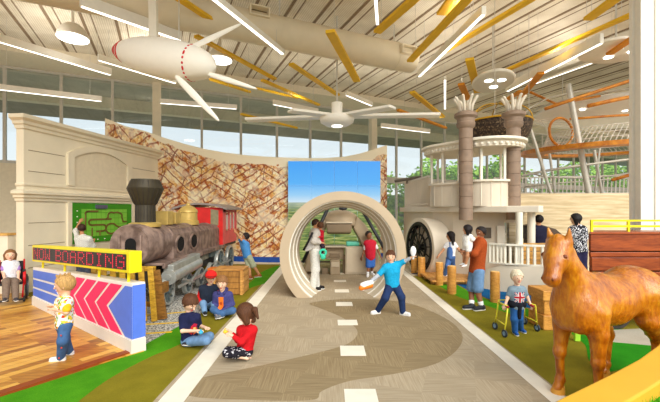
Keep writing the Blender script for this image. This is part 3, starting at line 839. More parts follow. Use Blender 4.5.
# running board and underframe
mb = MB(); mb.box((LX+.28,10.2,.955),(.6,4.6,.05)); mb.box((LX+.56,10.2,.92),(.05,4.6,.10)); mb.box((LX-.28,10.2,.955),(.6,4.6,.05)); mb.build('running_board', IRON, lo, bevel=.008)
mb = MB(); mb.box((LX,10.6,.62),(.7,5.2,.36)); mb.build('frame', BLK, lo)
for i in range(5):
    mb = MB(); mb.box((LX+.42,8.6+.72*i,.79),(.18,.5,.2)); mb.build('under_box', M('under_box_%d' % i, ((120,128,116),(146,138,110),(92,108,110),(132,128,112),(84,96,96))[i], .6, .12), lo, bevel=.015)
CYL0 = V((LX+.62,8.05,.66)); CYL1 = V((LX+.62,9.75,.74))
mb = MB(); mb.cyl(CYL0, CYL1, .15, n=24); mb.build('cylinder', STEEL, lo, smooth=True, auto=40)
mb = MB(); d = (CYL1-CYL0).normalized(); mb.lathe([(.0,-.05),(.06,-.05),(.07,-.03),(.165,-.03),(.17,.03),(.15,.05)], CYL0, 24, d); mb.build('cylinder_cap', STEEL, lo, smooth=True, auto=35)
mb = MB(); mb.box((CYL0+CYL1)/2+V((-.02,0,.16)), (.22,1.66,.2), Matrix.Rotation(math.atan2(.08,1.7),3,'X')); mb.build('valve_chest', STEEL, lo, bevel=.015)
mb = MB(); mb.beam((LX+.64,8.5,.36),(LX+.64,12.9,.40),.04,.07); mb.build('side_rod', STEEL, lo)
mb = MB()
for a, b in (((8.7,.5),(9.4,.3)),((9.1,.3),(9.7,.56)),((9.9,.3),(10.6,.58)),((10.6,.3),(11.3,.56)),((11.3,.58),(12.0,.3))): mb.tube([(LX+.66,a[0],a[1]),(LX+.66,b[0],b[1])], .025, 8)
mb.build('valve_gear', STEEL, lo)
def wheel(xc, yc, r, spokes=10, rim=STEEL):
    wl = MB(); wl.lathe([(r*.84,-.04),(r*.97,-.04),(r,-.02),(r,.03),(r*1.04,.04),(r*1.04,.06),(r*.84,.06)], (xc,yc,r*1.04+.02), 32, (-1,0,0), closed_prof=True)
    w_ = wl.build('wheel', rim, lo, smooth=True, auto=40)
    s_ = MB()
    for j in range(spokes):
        a = 2*PI*j/spokes; dd = V((0,math.cos(a),math.sin(a))); c = V((xc,yc,r*1.04+.02)); s_.beam(c+dd*r*.1, c+dd*r*.9, .03, .04, up=(1,0,0))
    s_.cyl((xc-.05,yc,r*1.04+.02),(xc+.06,yc,r*1.04+.02), r*.2, n=16); s_.build('spokes', M('wheel_spokes', (92,104,104), .5, .1), w_)
for sx in (.55,-.55):
    for yc, r in ((8.15,.30),(9.3,.26),(10.2,.26),(11.1,.26),(12.0,.42),(13.2,.42)): wheel(LX+sx, yc, r)
# cab
cy0, cy1, cw = 12.35, 14.15, .74; LXB = LX; LX = LX-.19
mb = MB()
def cabwall(pts, n, t, m): mb.slab(pts, n, t, m)
zc = 2.12
mb.slab([V((LX-cw,cy0,.98)),V((LX-cw,cy1,.98)),V((LX-cw,cy1,2.19)),V((LX-cw,cy0,2.19))], (1,0,0), .05); mb.build('cab_side', LRED, lo); mb = MB()
mb.slab([V((LX+cw,cy0,.98)),V((LX+cw,cy1,.98)),V((LX+cw,cy1,1.42)),V((LX+cw,cy0,1.42))], (-1,0,0), .05)
mb.slab([V((LX+cw,cy0,1.42)),V((LX+cw,cy0+.34,1.42)),V((LX+cw,cy0+.34,2.19)),V((LX+cw,cy0,2.19))], (-1,0,0), .05)
mb.slab([V((LX+cw,cy1-.2,1.42)),V((LX+cw,cy1,1.42)),V((LX+cw,cy1,2.19)),V((LX+cw,cy1-.2,2.19))], (-1,0,0), .05)
for ya in (.80,1.22): mb.box((LX+cw-.025,cy0+ya,1.8),(.05,.07,.78))
mb.box((LX+cw-.025,(cy0+cy1)/2,2.12),(.05,1.7,.14))
mb.build('cab_side', LRED, lo)
mb = MB(); mb.box((LX,cy0+.02,1.6),(1.46,.05,1.24)); mb.build('cab_front', RED, lo)
for sx in (.46,-.46):
    mb = MB(); mb.slab([V((LX+sx-.13,cy0-.008,1.62)),V((LX+sx+.13,cy0-.008,1.62)),V((LX+sx+.13,cy0-.008,2.12)),V((LX+sx-.13,cy0-.008,2.16))],(0,-1,0),.01); mb.build('cab_window', M('cab_window_shade', (150,140,108), .4, .1), lo)
mb = MB()
for i in range(3): mb.box((LX+cw-.03, cy0+.57+.42*i, 1.72),(.012,.3,.5))
mb.build('cab_side_window', M('cab_glass', (214,196,190), .15, .05), lo)
mb = MB(); rings = []
for y in (cy0-.18, cy1+.14):
    top = [V((LX+x, y, 2.20+.17*(1-(x/.9)**2))) for x in [(-.9+1.8*i/12) for i in range(13)]]
    rings.append(top+[p-UP*.06 for p in reversed(top)])
mb.loft(rings); mb.build('cab_roof', M('cab_roof_grey', (152,140,134), .5, .1), lo, smooth=True, auto=40)
mb = MB(); mb.box((LX,13.2,.93),(1.4,1.9,.1)); mb.build('cab_floor', BLK, lo); LX = LXB
# timber cowcatcher at the front
cc = thing('cowcatcher', 'yellow slatted timber cowcatcher leaning behind the barrier end', 'cowcatcher', (-3.9,7.12,0))
TIM = WOOD('yellow_timber', (214,170,54), (150,108,30), 2, (2,2,9)); TIMD = WOOD('brown_timber', (150,104,44), (96,62,24), 2, (2,2,9))
for i in range(7):
    t = i/6; x = -4.55+1.08*t
    mb = MB(); mb.beam((x,7.14,1.03),(x+.10+.06*t,6.98,.02),.105,.04,up=(0,-1,0)); mb.build('slat', TIM if i < 6 else TIM, cc, bevel=.006)
mb = MB(); mb.box((-4.0,7.20,.98),(1.2,.07,.09)); mb.build('top_rail', TIM, cc, bevel=.006)
mb = MB(); mb.beam((-3.40,7.2,.95),(-3.22,7.12,.02),.18,.05,up=(0,-1,0)); mb.beam((-3.3,7.25,.6),(-3.22,7.25,.6),.3,.2); mb.build('side_board', TIMD, cc, bevel=.006)
mb = MB(); mb.box((-3.9,7.16,.3),(1.2,.06,.09)); mb.build('bottom_rail', TIMD, cc)
# wooden crate beside the track
cr = thing('wooden_crate', 'wooden crate on the turf behind the seated boys', 'crate', (-2.5,9.55,0))
WC = WOOD('crate_wood', (214,160,86), (166,112,50), 2, (1,1,8)); WC2 = WOOD('crate_wood_dark', (176,124,60), (128,84,34), 2, (8,1,1))
mb = MB(); mb.box((-2.55,9.55,.31),(.72,.6,.60)); mb.build('box', WC2, cr)
for i in range(4):
    mb = MB(); mb.box((-2.55,9.235,.09+.145*i),(.74,.03,.132)); mb.build('front_slat', WC2, cr, bevel=.005)
    mb = MB(); mb.box((-2.175,9.55,.09+.145*i),(.03,.62,.132)); mb.build('side_slat', WC, cr, bevel=.005)
for sx in (-.345,.345):
    mb = MB(); mb.box((-2.55+sx,9.21,.31),(.06,.03,.6)); mb.build('batten', WC, cr)
mb = MB(); mb.box((-2.55,9.55,.625),(.78,.66,.035)); mb.build('lid', WC, cr, bevel=.005)
rb = thing('tool_box', 'small red box with orange lid on the turf beside the locomotive', 'box', (-3.22,10.3,0))
MB().box((-3.22,10.3,.24),(.26,.3,.48)).build('box', RED, rb, bevel=.01); MB().box((-3.22,10.3,.5),(.28,.32,.05)).build('lid', M('orange_lid', (226,120,40), .5), rb)
# ------------------------------------------------------------------ curved mural wall
def muralmat():
    t = NT('mural_print'); v = t.coord(kind='UV', scale=(20,7,1))
    def warp(rot, sc_, amp=.5):
        wv = t.coord(kind='UV', scale=(20*sc_,7*sc_,1), rot=(0,0,rot)); nz = t.n('ShaderNodeTexNoise'); nz.inputs['Scale'].default_value = .8/sc_; t.l(wv, nz.inputs['Vector'])
        ad = t.n('ShaderNodeVectorMath', operation='MULTIPLY_ADD'); t.l(nz.outputs['Color'], ad.inputs[0]); ad.inputs[1].default_value = (amp*sc_,amp*sc_,0); t.l(wv, ad.inputs[2]); return ad.outputs[0]
    def vor(rot, sc_, metric='MANHATTAN'):
        vo = t.n('ShaderNodeTexVoronoi', distance=metric); vo.inputs['Scale'].default_value = 1; vo.inputs['Randomness'].default_value = .75; t.l(warp(rot, sc_), vo.inputs['Vector']); s_ = t.n('ShaderNodeSeparateColor'); t.l(vo.outputs['Color'], s_.inputs[0]); return s_.outputs[0], vo.outputs['Distance']
    def grid(rot, sx, sy, ms):
        b = t.n('ShaderNodeTexBrick'); b.offset = .0; b.inputs['Scale'].default_value = 1; b.inputs['Brick Width'].default_value = sx; b.inputs['Row Height'].default_value = sy; b.inputs['Mortar Size'].default_value = ms*.62
        t.l(warp(rot, 1.0, .45), b.inputs['Vector']); return b.outputs['Fac']
    PAL = [(0,(252,238,204)),(.16,(232,178,96)),(.32,(250,226,176)),(.46,(186,96,48)),(.60,(252,238,204)),(.72,(222,146,66)),(.84,(134,56,26)),(.93,(246,214,140))]
    c1, d1 = vor(.5, 2.6); c2, d2 = vor(-.6, 6.5); c3, d3 = vor(.1, 1.4)
    a = t.ramp(c1, PAL, 'CONSTANT'); b = t.ramp(c2, PAL, 'CONSTANT'); c = t.mix(.5, a, b)
    n1 = t.noise(v, .5, 3); n3 = t.noise(v, .9, 2)
    g1 = grid(.50, 1.3, .42, .06); g2 = grid(-.62, 2.6, .40, .075); g3 = grid(.2, .5, 2.4, .03)
    m1 = t.ramp(n1, [(.46,(0,0,0)),(.5,(255,255,255))])
    lines = t.mix(m1, g1, g2)
    c = t.mix(t.math('MULTIPLY', lines, .85), c, lin((150,62,28)))
    c = t.mix(t.math('MULTIPLY', t.math('MULTIPLY', g3, t.ramp(n3, [(.5,(0,0,0)),(.56,(255,255,255))])), .8), c, lin((120,52,24)))
    light = t.ramp(n3, [(.36,(255,255,255)),(.46,(0,0,0))]); c = t.mix(t.math('MULTIPLY', light, .55), c, lin((252,240,210)))
    sx = t.n('ShaderNodeSeparateXYZ'); t.l(t.coord(kind='UV'), sx.inputs[0])
    edge = t.math('ADD', sx.outputs['Y'], t.math('MULTIPLY', t.noise(t.coord(kind='UV', scale=(5,3,1)), 1.6, 5), .22))
    edge = t.math('ADD', edge, t.math('MULTIPLY', t.math('MINIMUM', sx.outputs['X'], .6), .13)); mk = t.math('GREATER_THAN', edge, 1.10)
    c = t.mix(mk, c, lin((248,234,204)))
    return t.out(c, .6)
pts = [(105,16.6,118),(125,16.5,126),(145,16.3,131),(165,16.15,138),(185,15.95,144),(205,15.75,149),(225,15.5,152.5),(245,15.3,155),(265,15.15,156.5),(285,15.1,157.5),(305,15.25,158),(325,15.5,158),(345,15.8,156.5),(360,16.1,153.5),(375,16.4,149),(387,16.6,145)]
mb = MB(); ring = []
for i, (px, Y, py) in enumerate(pts):
    p = P(px, py, Y); ring.append(p)
fr_ = [p.copy() for p in ring]; vs = []; uv = []
for i, p in enumerate(fr_):
    t = i/(len(fr_)-1); n = V((-p.x, -p.y+8, 0)).normalized() if False else V((.1,-1,0)).normalized()
    for zz, v in ((0,0),(.22,.05),(p.z*.5,.5),(p.z,1)): vs.append((p.x,p.y,zz)); uv.append((t, v))
    for zz, v in ((0,0),(.22,.05),(p.z*.5,.5),(p.z,1)): vs.append((p.x-n.x*.14,p.y-n.y*.14,zz)); uv.append((t, v))
fs = []; ms = []
k = len(fr_)
for i in range(k-1):
    a, b = i*8, (i+1)*8
    for j in range(3): mb_f = (a+j, b+j, b+j+1, a+j+1); fs.append(mb_f); ms.append(1 if j == 0 else 0)
    for j in range(3): fs.append((b+4+j, a+4+j, a+5+j, b+5+j)); ms.append(2)
    fs.append((a+3, b+3, b+7, a+7)); ms.append(2)
fs.append((0,1,5,4)); fs.append((1,2,6,5)); fs.append((2,3,7,6)); ms += [2]*3
e = (k-1)*8; fs.append((e,e+4,e+5,e+1)); fs.append((e+1,e+5,e+6,e+2)); fs.append((e+2,e+6,e+7,e+3)); ms += [2]*3
mb.v = [tuple(x) for x in vs]; mb.f = fs; mb.m = ms; mb.uv = uv
o = mb.build('mural_wall', [muralmat(), M('mural_blue_skirting', (30,80,170), .6), M('mural_back', (238,226,200), .6)], None, smooth=True, auto=40)
tag(o, 'curved wall with brown and cream aerial city map print behind the locomotive', 'mural')

# ------------------------------------------------------------------ wheelchair
wc = thing('wheelchair', 'red wheelchair with black seat standing before the low cream wall', 'wheelchair', (-7.40,8.6,0)); wc.rotation_euler.z = math.radians(38)
WR = M('wheelchair_red', (206,28,34), .35, .04); TYRE = M('tyre_dark', (50,52,58), .6); CHROME = M('chrome_grey', (170,174,180), .25, .04, metal=.6); SEATB = M('black_vinyl', (36,34,38), .5, .04)
wx, wy = -7.40, 8.6
for sx in (-.245,.245):
    mb = MB(); mb.ring((wx+sx*1.08,wy+.1,.30), .275, .022, (1,0,0), 36, 8); w_ = mb.build('rear_wheel', TYRE, wc, smooth=True)
    mb = MB(); mb.ring((wx+sx*1.22,wy+.1,.30), .235, .008, (1,0,0), 30, 6); mb.build('push_rim', CHROME, w_, smooth=True)
    mb = MB()
    for j in range(12):
        a = PI*2*j/12; mb.tube([(wx+sx*1.08,wy+.1,.30),(wx+sx*1.08,wy+.1+.27*math.cos(a),.30+.27*math.sin(a))], .004, 5)
    mb.build('spokes', CHROME, w_)
    mb = MB(); mb.box((wx+sx*1.0,wy-.02,.54),(.03,.36,.30)); mb.tube([(wx+sx*.9,wy+.2,.95),(wx+sx*.9,wy+.18,.42),(wx+sx*.9,wy-.22,.42),(wx+sx*.82,wy-.30,.12)], .018, 8); mb.tube([(wx+sx*.9,wy+.18,.68),(wx+sx*.9,wy-.12,.68),(wx+sx*.9,wy-.16,.42)], .016, 8); mb.build('side_frame', WR, wc, smooth=True)
    mb = MB(); mb.ring((wx+sx*.95,wy-.24,.075), .055, .02, (1,0,0), 20, 8); mb.build('front_castor', TYRE, wc, smooth=True)
    mb = MB(); mb.box((wx+sx*.5,wy-.36,.09),(.18,.16,.02)); mb.build('footplate', SEATB, wc)
    mb = MB(); mb.box((wx+sx*.92,wy-.0,.70),(.05,.28,.035)); mb.build('armrest', SEATB, wc, bevel=.008)
mb = MB(); mb.box((wx,wy-.0,.43),(.42,.42,.05)); mb.build('seat', SEATB, wc, bevel=.01)
mb = MB(); mb.box((wx,wy+.2,.68),(.42,.04,.46)); mb.build('backrest', SEATB, wc, bevel=.01)
# ------------------------------------------------------------------ video wall
def screenmat():
    t = NT('screen_picture'); sx = t.n('ShaderNodeSeparateXYZ'); t.l(t.coord(kind='UV'), sx.inputs[0]); v = t.coord(kind='UV', scale=(3,26,1))
    sky = t.ramp(sx.outputs['Y'], [(.58,(214,234,246)),(.66,(150,208,248)),(.78,(72,176,250)),(1,(44,160,248))])
    n = t.noise(v, 2.2, 6, .65); land = t.ramp(n, [(.36,(56,86,36)),(.46,(110,136,64)),(.55,(160,168,92)),(.66,(206,200,136))])
    far = t.ramp(sx.outputs['Y'], [(.50,(0,0,0)),(.575,(255,255,255))]); land = t.mix(t.math('MULTIPLY', far, .7), land, lin((176,190,176)))
    c = t.mix(t.math('GREATER_THAN', sx.outputs['Y'], .585), land, sky)
    t.l(c, t.b.inputs['Emission Color']); t.b.inputs['Emission Strength'].default_value = SCREEN_E
    t.b.inputs['Base Color'].default_value = (.02,.02,.02,1); t.b.inputs['Roughness'].default_value = .3
    return t.mat
SY = 14.85; x0, x1 = P(288,0,SY).x, P(380.5,0,SY).x; ztop = P(0,161,SY).z; zbot = .1
vw = thing('video_wall', 'large video wall of tiled panels showing blue sky over green plain', 'video wall', ((x0+x1)/2,SY,0))
MB().box(((x0+x1)/2,SY+.07,(ztop+zbot)/2),(x1-x0,.1,ztop-zbot)).build('backing_frame', M('screen_joint', (196,226,244), .5), vw)
mb = MB(); mb.box((x0+.3,SY+.1,.05),(.3,.3,.1)); mb.box((x1-.3,SY+.1,.05),(.3,.3,.1)); mb.build('base', DARK, vw)
SCR = screenmat(); hrow = (ztop-zbot)/4
for i in range(4):
    for j in range(4):
        a0 = x0+(x1-x0)*i/4+.012; a1 = x0+(x1-x0)*(i+1)/4-.012; b0 = zbot+hrow*j+.012; b1 = zbot+hrow*(j+1)-.012
        mb = MB(); mb.box(((a0+a1)/2,SY,(b0+b1)/2),(a1-a0,.06,b1-b0)); mb.uv = [((p[0]-x0)/(x1-x0), (p[2]-zbot)/(ztop-zbot)) for p in mb.v]; mb.build('display_panel', SCR, vw)
# ------------------------------------------------------------------ tunnel ring
RX, RZ, RY = .31, 1.05, 8.95
tn = thing('tunnel_arch', 'round beige tunnel ring with white stripes inside standing across the road', 'tunnel', (RX,RY+.6,0))
TAN = M('tunnel_beige', (188,168,140), .5, .03, 2); TWH = M('tunnel_white', (244,238,228), .45, .02); TIN = M('tunnel_inside', (204,190,166), .5, .03, 2)
def arcring(prof, mt, name, n=72):
    mb = MB(); rings = []
    for i in range(n+1):
        r = []
        for (R_, y) in prof:
            a0 = -math.asin(min(.999, RZ/R_)); a1 = PI-a0; a = a0+(a1-a0)*i/n
            z = RZ+R_*math.sin(a); r.append(V((RX+R_*math.cos(a), RY+y, max(z, 0))))
        rings.append(r)
    mb.loft(rings, closed=True, caps=True); return mb.build(name, mt, tn, smooth=True, auto=35)
arcring([(1.53,0),(1.53,1.22),(1.16,1.22),(1.16,1.2),(1.32,0)], [TAN], 'ring')
arcring([(1.322,.015),(1.165,1.2),(1.150,1.2),(1.306,.015)], [TIN], 'lining')
def rin(y): return -.014+ 1.32-.1333*min(y,1.2)
for y0, w_ in ((.05,.05),(.42,.06),(.80,.06)):
    arcring([(rin(y0)+.02,y0),(rin(y0+w_)+.02,y0+w_),(rin(y0+w_)-.012,y0+w_),(rin(y0)-.012,y0)], [TWH], 'white_stripe')
# ------------------------------------------------------------------ cockpit behind the ring
ck = thing('cockpit', 'beige vehicle cockpit with dark canopy frame behind the tunnel ring', 'cockpit', (.3,12.6,0))
CB = M('cockpit_beige', (172,152,124), .55, .05, 3); CD = M('cockpit_brown', (140,120,94), .6, .05, 3); CBK = M('canopy_black', (40,42,46), .4, .04); CL = M('cockpit_light', (204,188,162), .5, .03)
def K(px, py, Y=12.6): return P(px, py, Y)
for a, b in (((303,262),(328,208)),((361,208),(392,262))):
    mb = MB(); mb.tube([K(a[0],a[1],12.0),K(b[0],b[1],11.8)], .055, 8); mb.build('canopy_pillar', CBK, ck, smooth=True)
mb = MB(); mb.tube([K(328,208,11.8),K(336,205,11.8),K(352,205,11.8),K(361,208,11.8)], .06, 8); mb.build('canopy_top_bar', CBK, ck, smooth=True)
mb = MB(); mb.tube([K(340,203.5,11.8),K(342.5,210,11.7),K(346,203.5,11.8)], .03, 6); mb.ell(K(343,208.5,11.7), (.14,.08,.06)); mb.build('rotor_hub', CBK, ck)
# side fairings: tapering wall pieces either side
def fairing(pts, name):
    mb = MB(); mb.slab([K(px,py,12.2) for px, py in pts], (0,1,0), 1.2); return mb.build(name, CB, ck, bevel=.06)
fairing([(304,272),(307,252),(313,237),(319,226),(325,219),(327,226),(321,240),(319,255),(318,272)], 'left_fairing')
fairing([(357,216),(365,224),(373,237),(379,255),(381,272),(369,272),(366,255),(360,240),(353,228)], 'right_fairing')
# rounded overhead hood
mb = MB(); S = SDF(); c = K(340,222,12.6)
S.ell(c, (.66,.55,.42), None, .05); S.cut(c-UP*.12, -UP); vs, fs = S.mesh(.03); mb.add(vs, fs); mb.build('overhead_hood', CB, ck, smooth=True)
mb = MB(); mb.box(K(339,229,12.25), (.78,.5,.30), Matrix.Rotation(-.15,3,'X'), taper=1.1); mb.build('overhead_console', CD, ck, bevel=.04)
mb = MB(); mb.box(K(339,222.5,12.2), (.86,.5,.05)); mb.build('sun_visor', CL, ck, bevel=.02)
# dashboard left and seat
mb = MB(); mb.box((K(335,250).x,12.75,.66),(.62,.5,.42)); mb.build('dashboard', CB, ck, bevel=.03)
mb = MB(); mb.box((K(335,250).x,12.62,.905),(.70,.6,.06)); mb.build('dashboard_top', CL, ck, bevel=.02)
mb = MB(); mb.box((K(334.5,250).x,12.6,.56),(.38,.3,.06)); mb.box((K(334.5,250).x,12.5,.60),(.34,.06,.14)); mb.build('instrument_shelf', CD, ck, bevel=.01)
mb = MB(); mb.box((K(335,264).x,12.4,.24),(.32,.42,.48)); mb.build('pedestal', CB, ck, bevel=.02)
mb = MB(); mb.box((K(335,264).x,12.18,.34),(.26,.02,.16)); mb.ell((K(335,264).x,12.165,.28),.02); mb.build('pedestal_drawer', CL, ck, bevel=.005)
mb = MB(); mb.box((K(325,268).x,12.5,.10),(.2,.4,.2)); mb.build('footrest', CD, ck, bevel=.02)
mb = MB(); mb.box((K(345,266).x-.02,12.6,.3),(.12,.3,.6)); mb.build('pedal_box', CD, ck, bevel=.02)
cb = thing('cabinet', 'beige cabinet box inside the tunnel beside the boy in red vest', 'cabinet', (K(356,0).x,12.55,0))
MB().box((K(356,0).x,12.6,.46),(.76,.6,.92)).build('body', CL, cb, bevel=.015); MB().box((K(356,0).x,12.28,.46),(.68,.02,.8)).build('door', M('cabinet_door', (214,198,172), .5, .02), cb, bevel=.006)
tb = MB(); S = SDF(); c = V((K(352,0).x,12.5,1.0)); 
tb.box((K(352.5,0).x,12.55,1.0),(.44,.34,.15)); o = tb.build('storage_tray', M('teal_plastic', (104,206,178), .4, .05), None, bevel=.04); tag(o, 'teal plastic tray on top of the beige cabinet', 'tray')

# ------------------------------------------------------------------ hanging blimp with fan blades
bl = thing('blimp', 'white hanging blimp with red-striped nose and propeller blades', 'blimp', P(165,60,9.6))
BW = M('blimp_white', (255,250,238), .5, .01); BR = M('blimp_red', (216,28,36), .5, .02)
A_, B2 = P(113,50,9.9), P(216,67,9.3); ax = (B2-A_).normalized(); L = (B2-A_).length; R0 = .50
prof = []
for i in range(25):
    t = i/24; r = R0*max(0, 1-abs((t-.52)/.52)**2.1)**.65 if t < .52 else R0*max(0, 1-abs((t-.52)/.48)**2.6)**.5
    prof.append((max(r, .004), t*L))
mb = MB(); mb.lathe(prof, A_, 40, ax); mb.build('envelope', BW, bl, smooth=True)
def rad(t): return R0*max(0, 1-abs((t-.52)/.52)**2.1)**.65 if t < .52 else R0*max(0, 1-abs((t-.52)/.48)**2.6)**.5
for t0, t1 in ((.010,.034),(.05,.074),(.09,.112)):
    mb = MB(); mb.lathe([(rad(t0)+.007,t0*L),(rad((t0+t1)/2)+.010,(t0+t1)/2*L),(rad(t1)+.007,t1*L),(rad(t1)-.01,t1*L),(max(.001,rad(t0)-.01),t0*L)], A_, 40, ax, closed_prof=True); mb.build('nose_stripe', BR, bl, smooth=True)
Q_ = UP.rotation_difference(ax).to_matrix()
mb = MB(); q = .785
for j in range(22):
    a = 2*PI*j/22; d = Q_@V((math.cos(a),math.sin(a),0)); d2 = Q_@V((-math.sin(a),math.cos(a),0)); c = A_+ax*q*L+d*(rad(q)+.001)
    mb.ell(c, (.062 if j % 3 == 0 else .034,.03,.008), Matrix((d2, ax, d)).transposed(), 8, 6)
mb.build('red_dots', BR, bl)
mb = MB(); c = P(180,58.5,9.05); mb.ell(c, (.22,.03,.05), Matrix((ax, V((0,1,0)), UP)).transposed()); mb.build('side_fin', BW, bl, smooth=True)
def blade(a, b, w0, w1, th, name, par, mt):
    a, b = V(a), V(b); d = (b-a).normalized(); sd = d.cross(V((0,1,0))).normalized(); n = d.cross(sd); rings = []
    for t, s in ((0,.45),(.12,.8),(.4,1),(.8,.75),(.95,.5),(1,.2)):
        p = a.lerp(b, t); w_ = (w0+(w1-w0)*t)*s
        rings.append([p+sd*w_*.5*math.cos(2*PI*k/10)+n*th*.5*math.sin(2*PI*k/10) for k in range(10)])
    mb = MB(); mb.loft(rings); return mb.build(name, mt, par, smooth=True, auto=50)
hub = P(194,62,9.3)
for a0_, e, w_ in (((186,50),(241,24),.17),((176,76),(219,121),.20),((206,73),(257,89),.15)): blade(P(a0_[0],a0_[1],9.3), P(e[0],e[1],9.3), w_, w_*.8, .05, 'propeller_blade', bl, BW)
mb = MB(); p = P(154,40,9.6); mb.beam(p-UP*.3, (p.x-.05,p.y,CZ), .20, .12, up=(0,1,0)); mb.build('hanger', WHITE, bl)
mb = MB(); p = P(179,40,9.5); mb.tube([p-UP*.25,(p.x,p.y,CZ)], .012, 6); mb.build('cable', STEELW, bl)
# ------------------------------------------------------------------ big ceiling fan
FX = P(337,118,13.5)
fn = thing('ceiling_fan', 'large white four-bladed ceiling fan hanging above the tunnel', 'fan', FX)
mb = MB(); mb.lathe([(.0,-.30),(.42,-.27),(.60,-.16),(.63,-.04),(.60,.04),(.30,.10)], FX, 40); mb.build('fan_disc', BW, fn, smooth=True, auto=50)
mb = MB(); mb.cyl(FX+UP*.08, FX+UP*.55, .20, n=24); mb.build('motor_housing', BW, fn, smooth=True, auto=40)
mb = MB(); mb.cyl(FX+UP*.5, (FX.x,FX.y,CZ), .035, n=10); mb.build('down_rod', STEELW, fn)
for e in ((246,120),(290,110.5),(393,107),(440,115)):
    tip = G(e[0],e[1],FX.z-.02); st_ = FX+(tip-FX).normalized()*.3+UP*.02
    mb = MB(); mb.beam(st_+UP*.03, tip, .42, .10); mb.build('fan_blade', BW, fn, bevel=.03)
mb = MB(); mb.ell(FX-UP*.30, (.2,.2,.04)); mb.build('fan_light', EM('fan_lamp', (255,250,240), 1.5), fn, smooth=True)
# ------------------------------------------------------------------ hung linear lights and yellow baffles
LAMP = EM('linear_lamp', (255,252,244), LAMP_E); LWH = M('lamp_housing', (244,238,224), .5, .02)
YB = M('yellow_baffle', (240,190,40), .6, .04, 3); OB = M('orange_baffle', (224,146,34), .6, .04, 3)
def ext(px, py, z): return G(px, py, z)
def hung(name, a, b, z, w_, h, label, cat, group, lamp):
    A, B_ = G(a[0],a[1],z), G(b[0],b[1],z); d = (B_-A).normalized()
    t = thing(name, label, cat, (A+B_)/2, group)
    if lamp:
        la = bpy.data.lights.new('ceiling_fill', 'AREA'); la.shape = 'RECTANGLE'; la.size = min((B_-A).length, 9); la.size_y = w_*.8; la.energy = (0 if ('blimp,' in lb or 'duct' in lb or 'above the blimp' in lb) else CEIL_FILL)*min((B_-A).length, 9); la.color = (1,.95,.86)  # added fill lamp aimed up to brighten the ceiling, not part of the fixture
        lo_ = bpy.data.objects.new('ceiling_fill', la); COL.objects.link(lo_); lo_.parent = t; lo_.location = UP*(h/2+.02); lo_.rotation_euler = (PI, 0, -math.atan2(d.y, d.x))
        mb = MB(); mb.beam(A, B_, w_, h); mb.build('housing', LWH, t, bevel=.008)
        mb = MB(); mb.beam(A+d*.03-UP*(h/2+.004), B_-d*.03-UP*(h/2+.004), w_*.7, .012); mb.build('diffuser', LAMP, t)
    else:
        mb = MB(); mb.beam(A, B_, w_, h); mb.build('baffle', lamp is None and OB or YB, t, bevel=.004)
    for q in (.12,.88):
        p = A.lerp(B_, q); top = CZ+.002 if (p-W0).dot(WN) > 2.2 else HEAD
        qd = abs((p-V((0,13.0,8.0))).dot(WN)); ud = (p-V((0,13.0,8.0))).dot(WD)
        if qd < .5 and -17 < ud < 3.5 and p.z < 7.6: top = 8.0-math.sqrt(.25-qd*qd)+.003
        mb = MB(); mb.cyl(p, (p.x,p.y,top), .006, n=6, caps=True); mb.build('cable', STEELW, t)
LG = 'linear lights hung from the ceiling'; BG = 'coloured baffles hung from the ceiling'
for a, b, z, w_, h, lb in (
 ((-30,29),(111,72),7.6,.12,.26,'white linear light sloping from the left edge above the station facade'),
 ((80,0),(181,36),7.4,.14,.30,'white linear light passing just above the blimp'),
 ((98,57),(176,81),8.0,.12,.24,'white linear light passing behind the blimp nose'),
 ((-8,86),(102,99),6.6,.12,.20,'white horizontal linear light over the station cornice'),
 ((160,101),(237,107),6.6,.10,.18,'white horizontal linear light just below the blimp blades'),
 ((211,-6),(283,52),7.3,.13,.16,'white linear light running diagonally beneath the round duct'),
 ((374,-28),(377.5,23),7.4,.10,.12,'short white linear light at the top centre beyond the round duct'),
 ((484,10),(419,74),7.3,.13,.22,'white linear light beside the pale ceiling beam'),
 ((445,78),(445,108),7.0,.10,.12,'short white linear light pointing at the left smokestack'),
 ((507,88),(602,38),7.2,.13,.30,'long white linear light beside the oval ceiling disc'),
 ((535,83),(598,60),7.9,.08,.08,'thin white linear light behind the long one near the right column'),
 ((381,125),(430,131),6.4,.10,.20,'short white horizontal linear light left of the boat roof'),
 ((273,102),(318,111),6.9,.10,.22,'short white linear light left of the ceiling fan'),
 ((346,93),(372,104),7.4,.10,.20,'short white linear light just behind the ceiling fan')):
    hung('linear_light', a, b, z, w_, h, lb, 'light', LG, True)
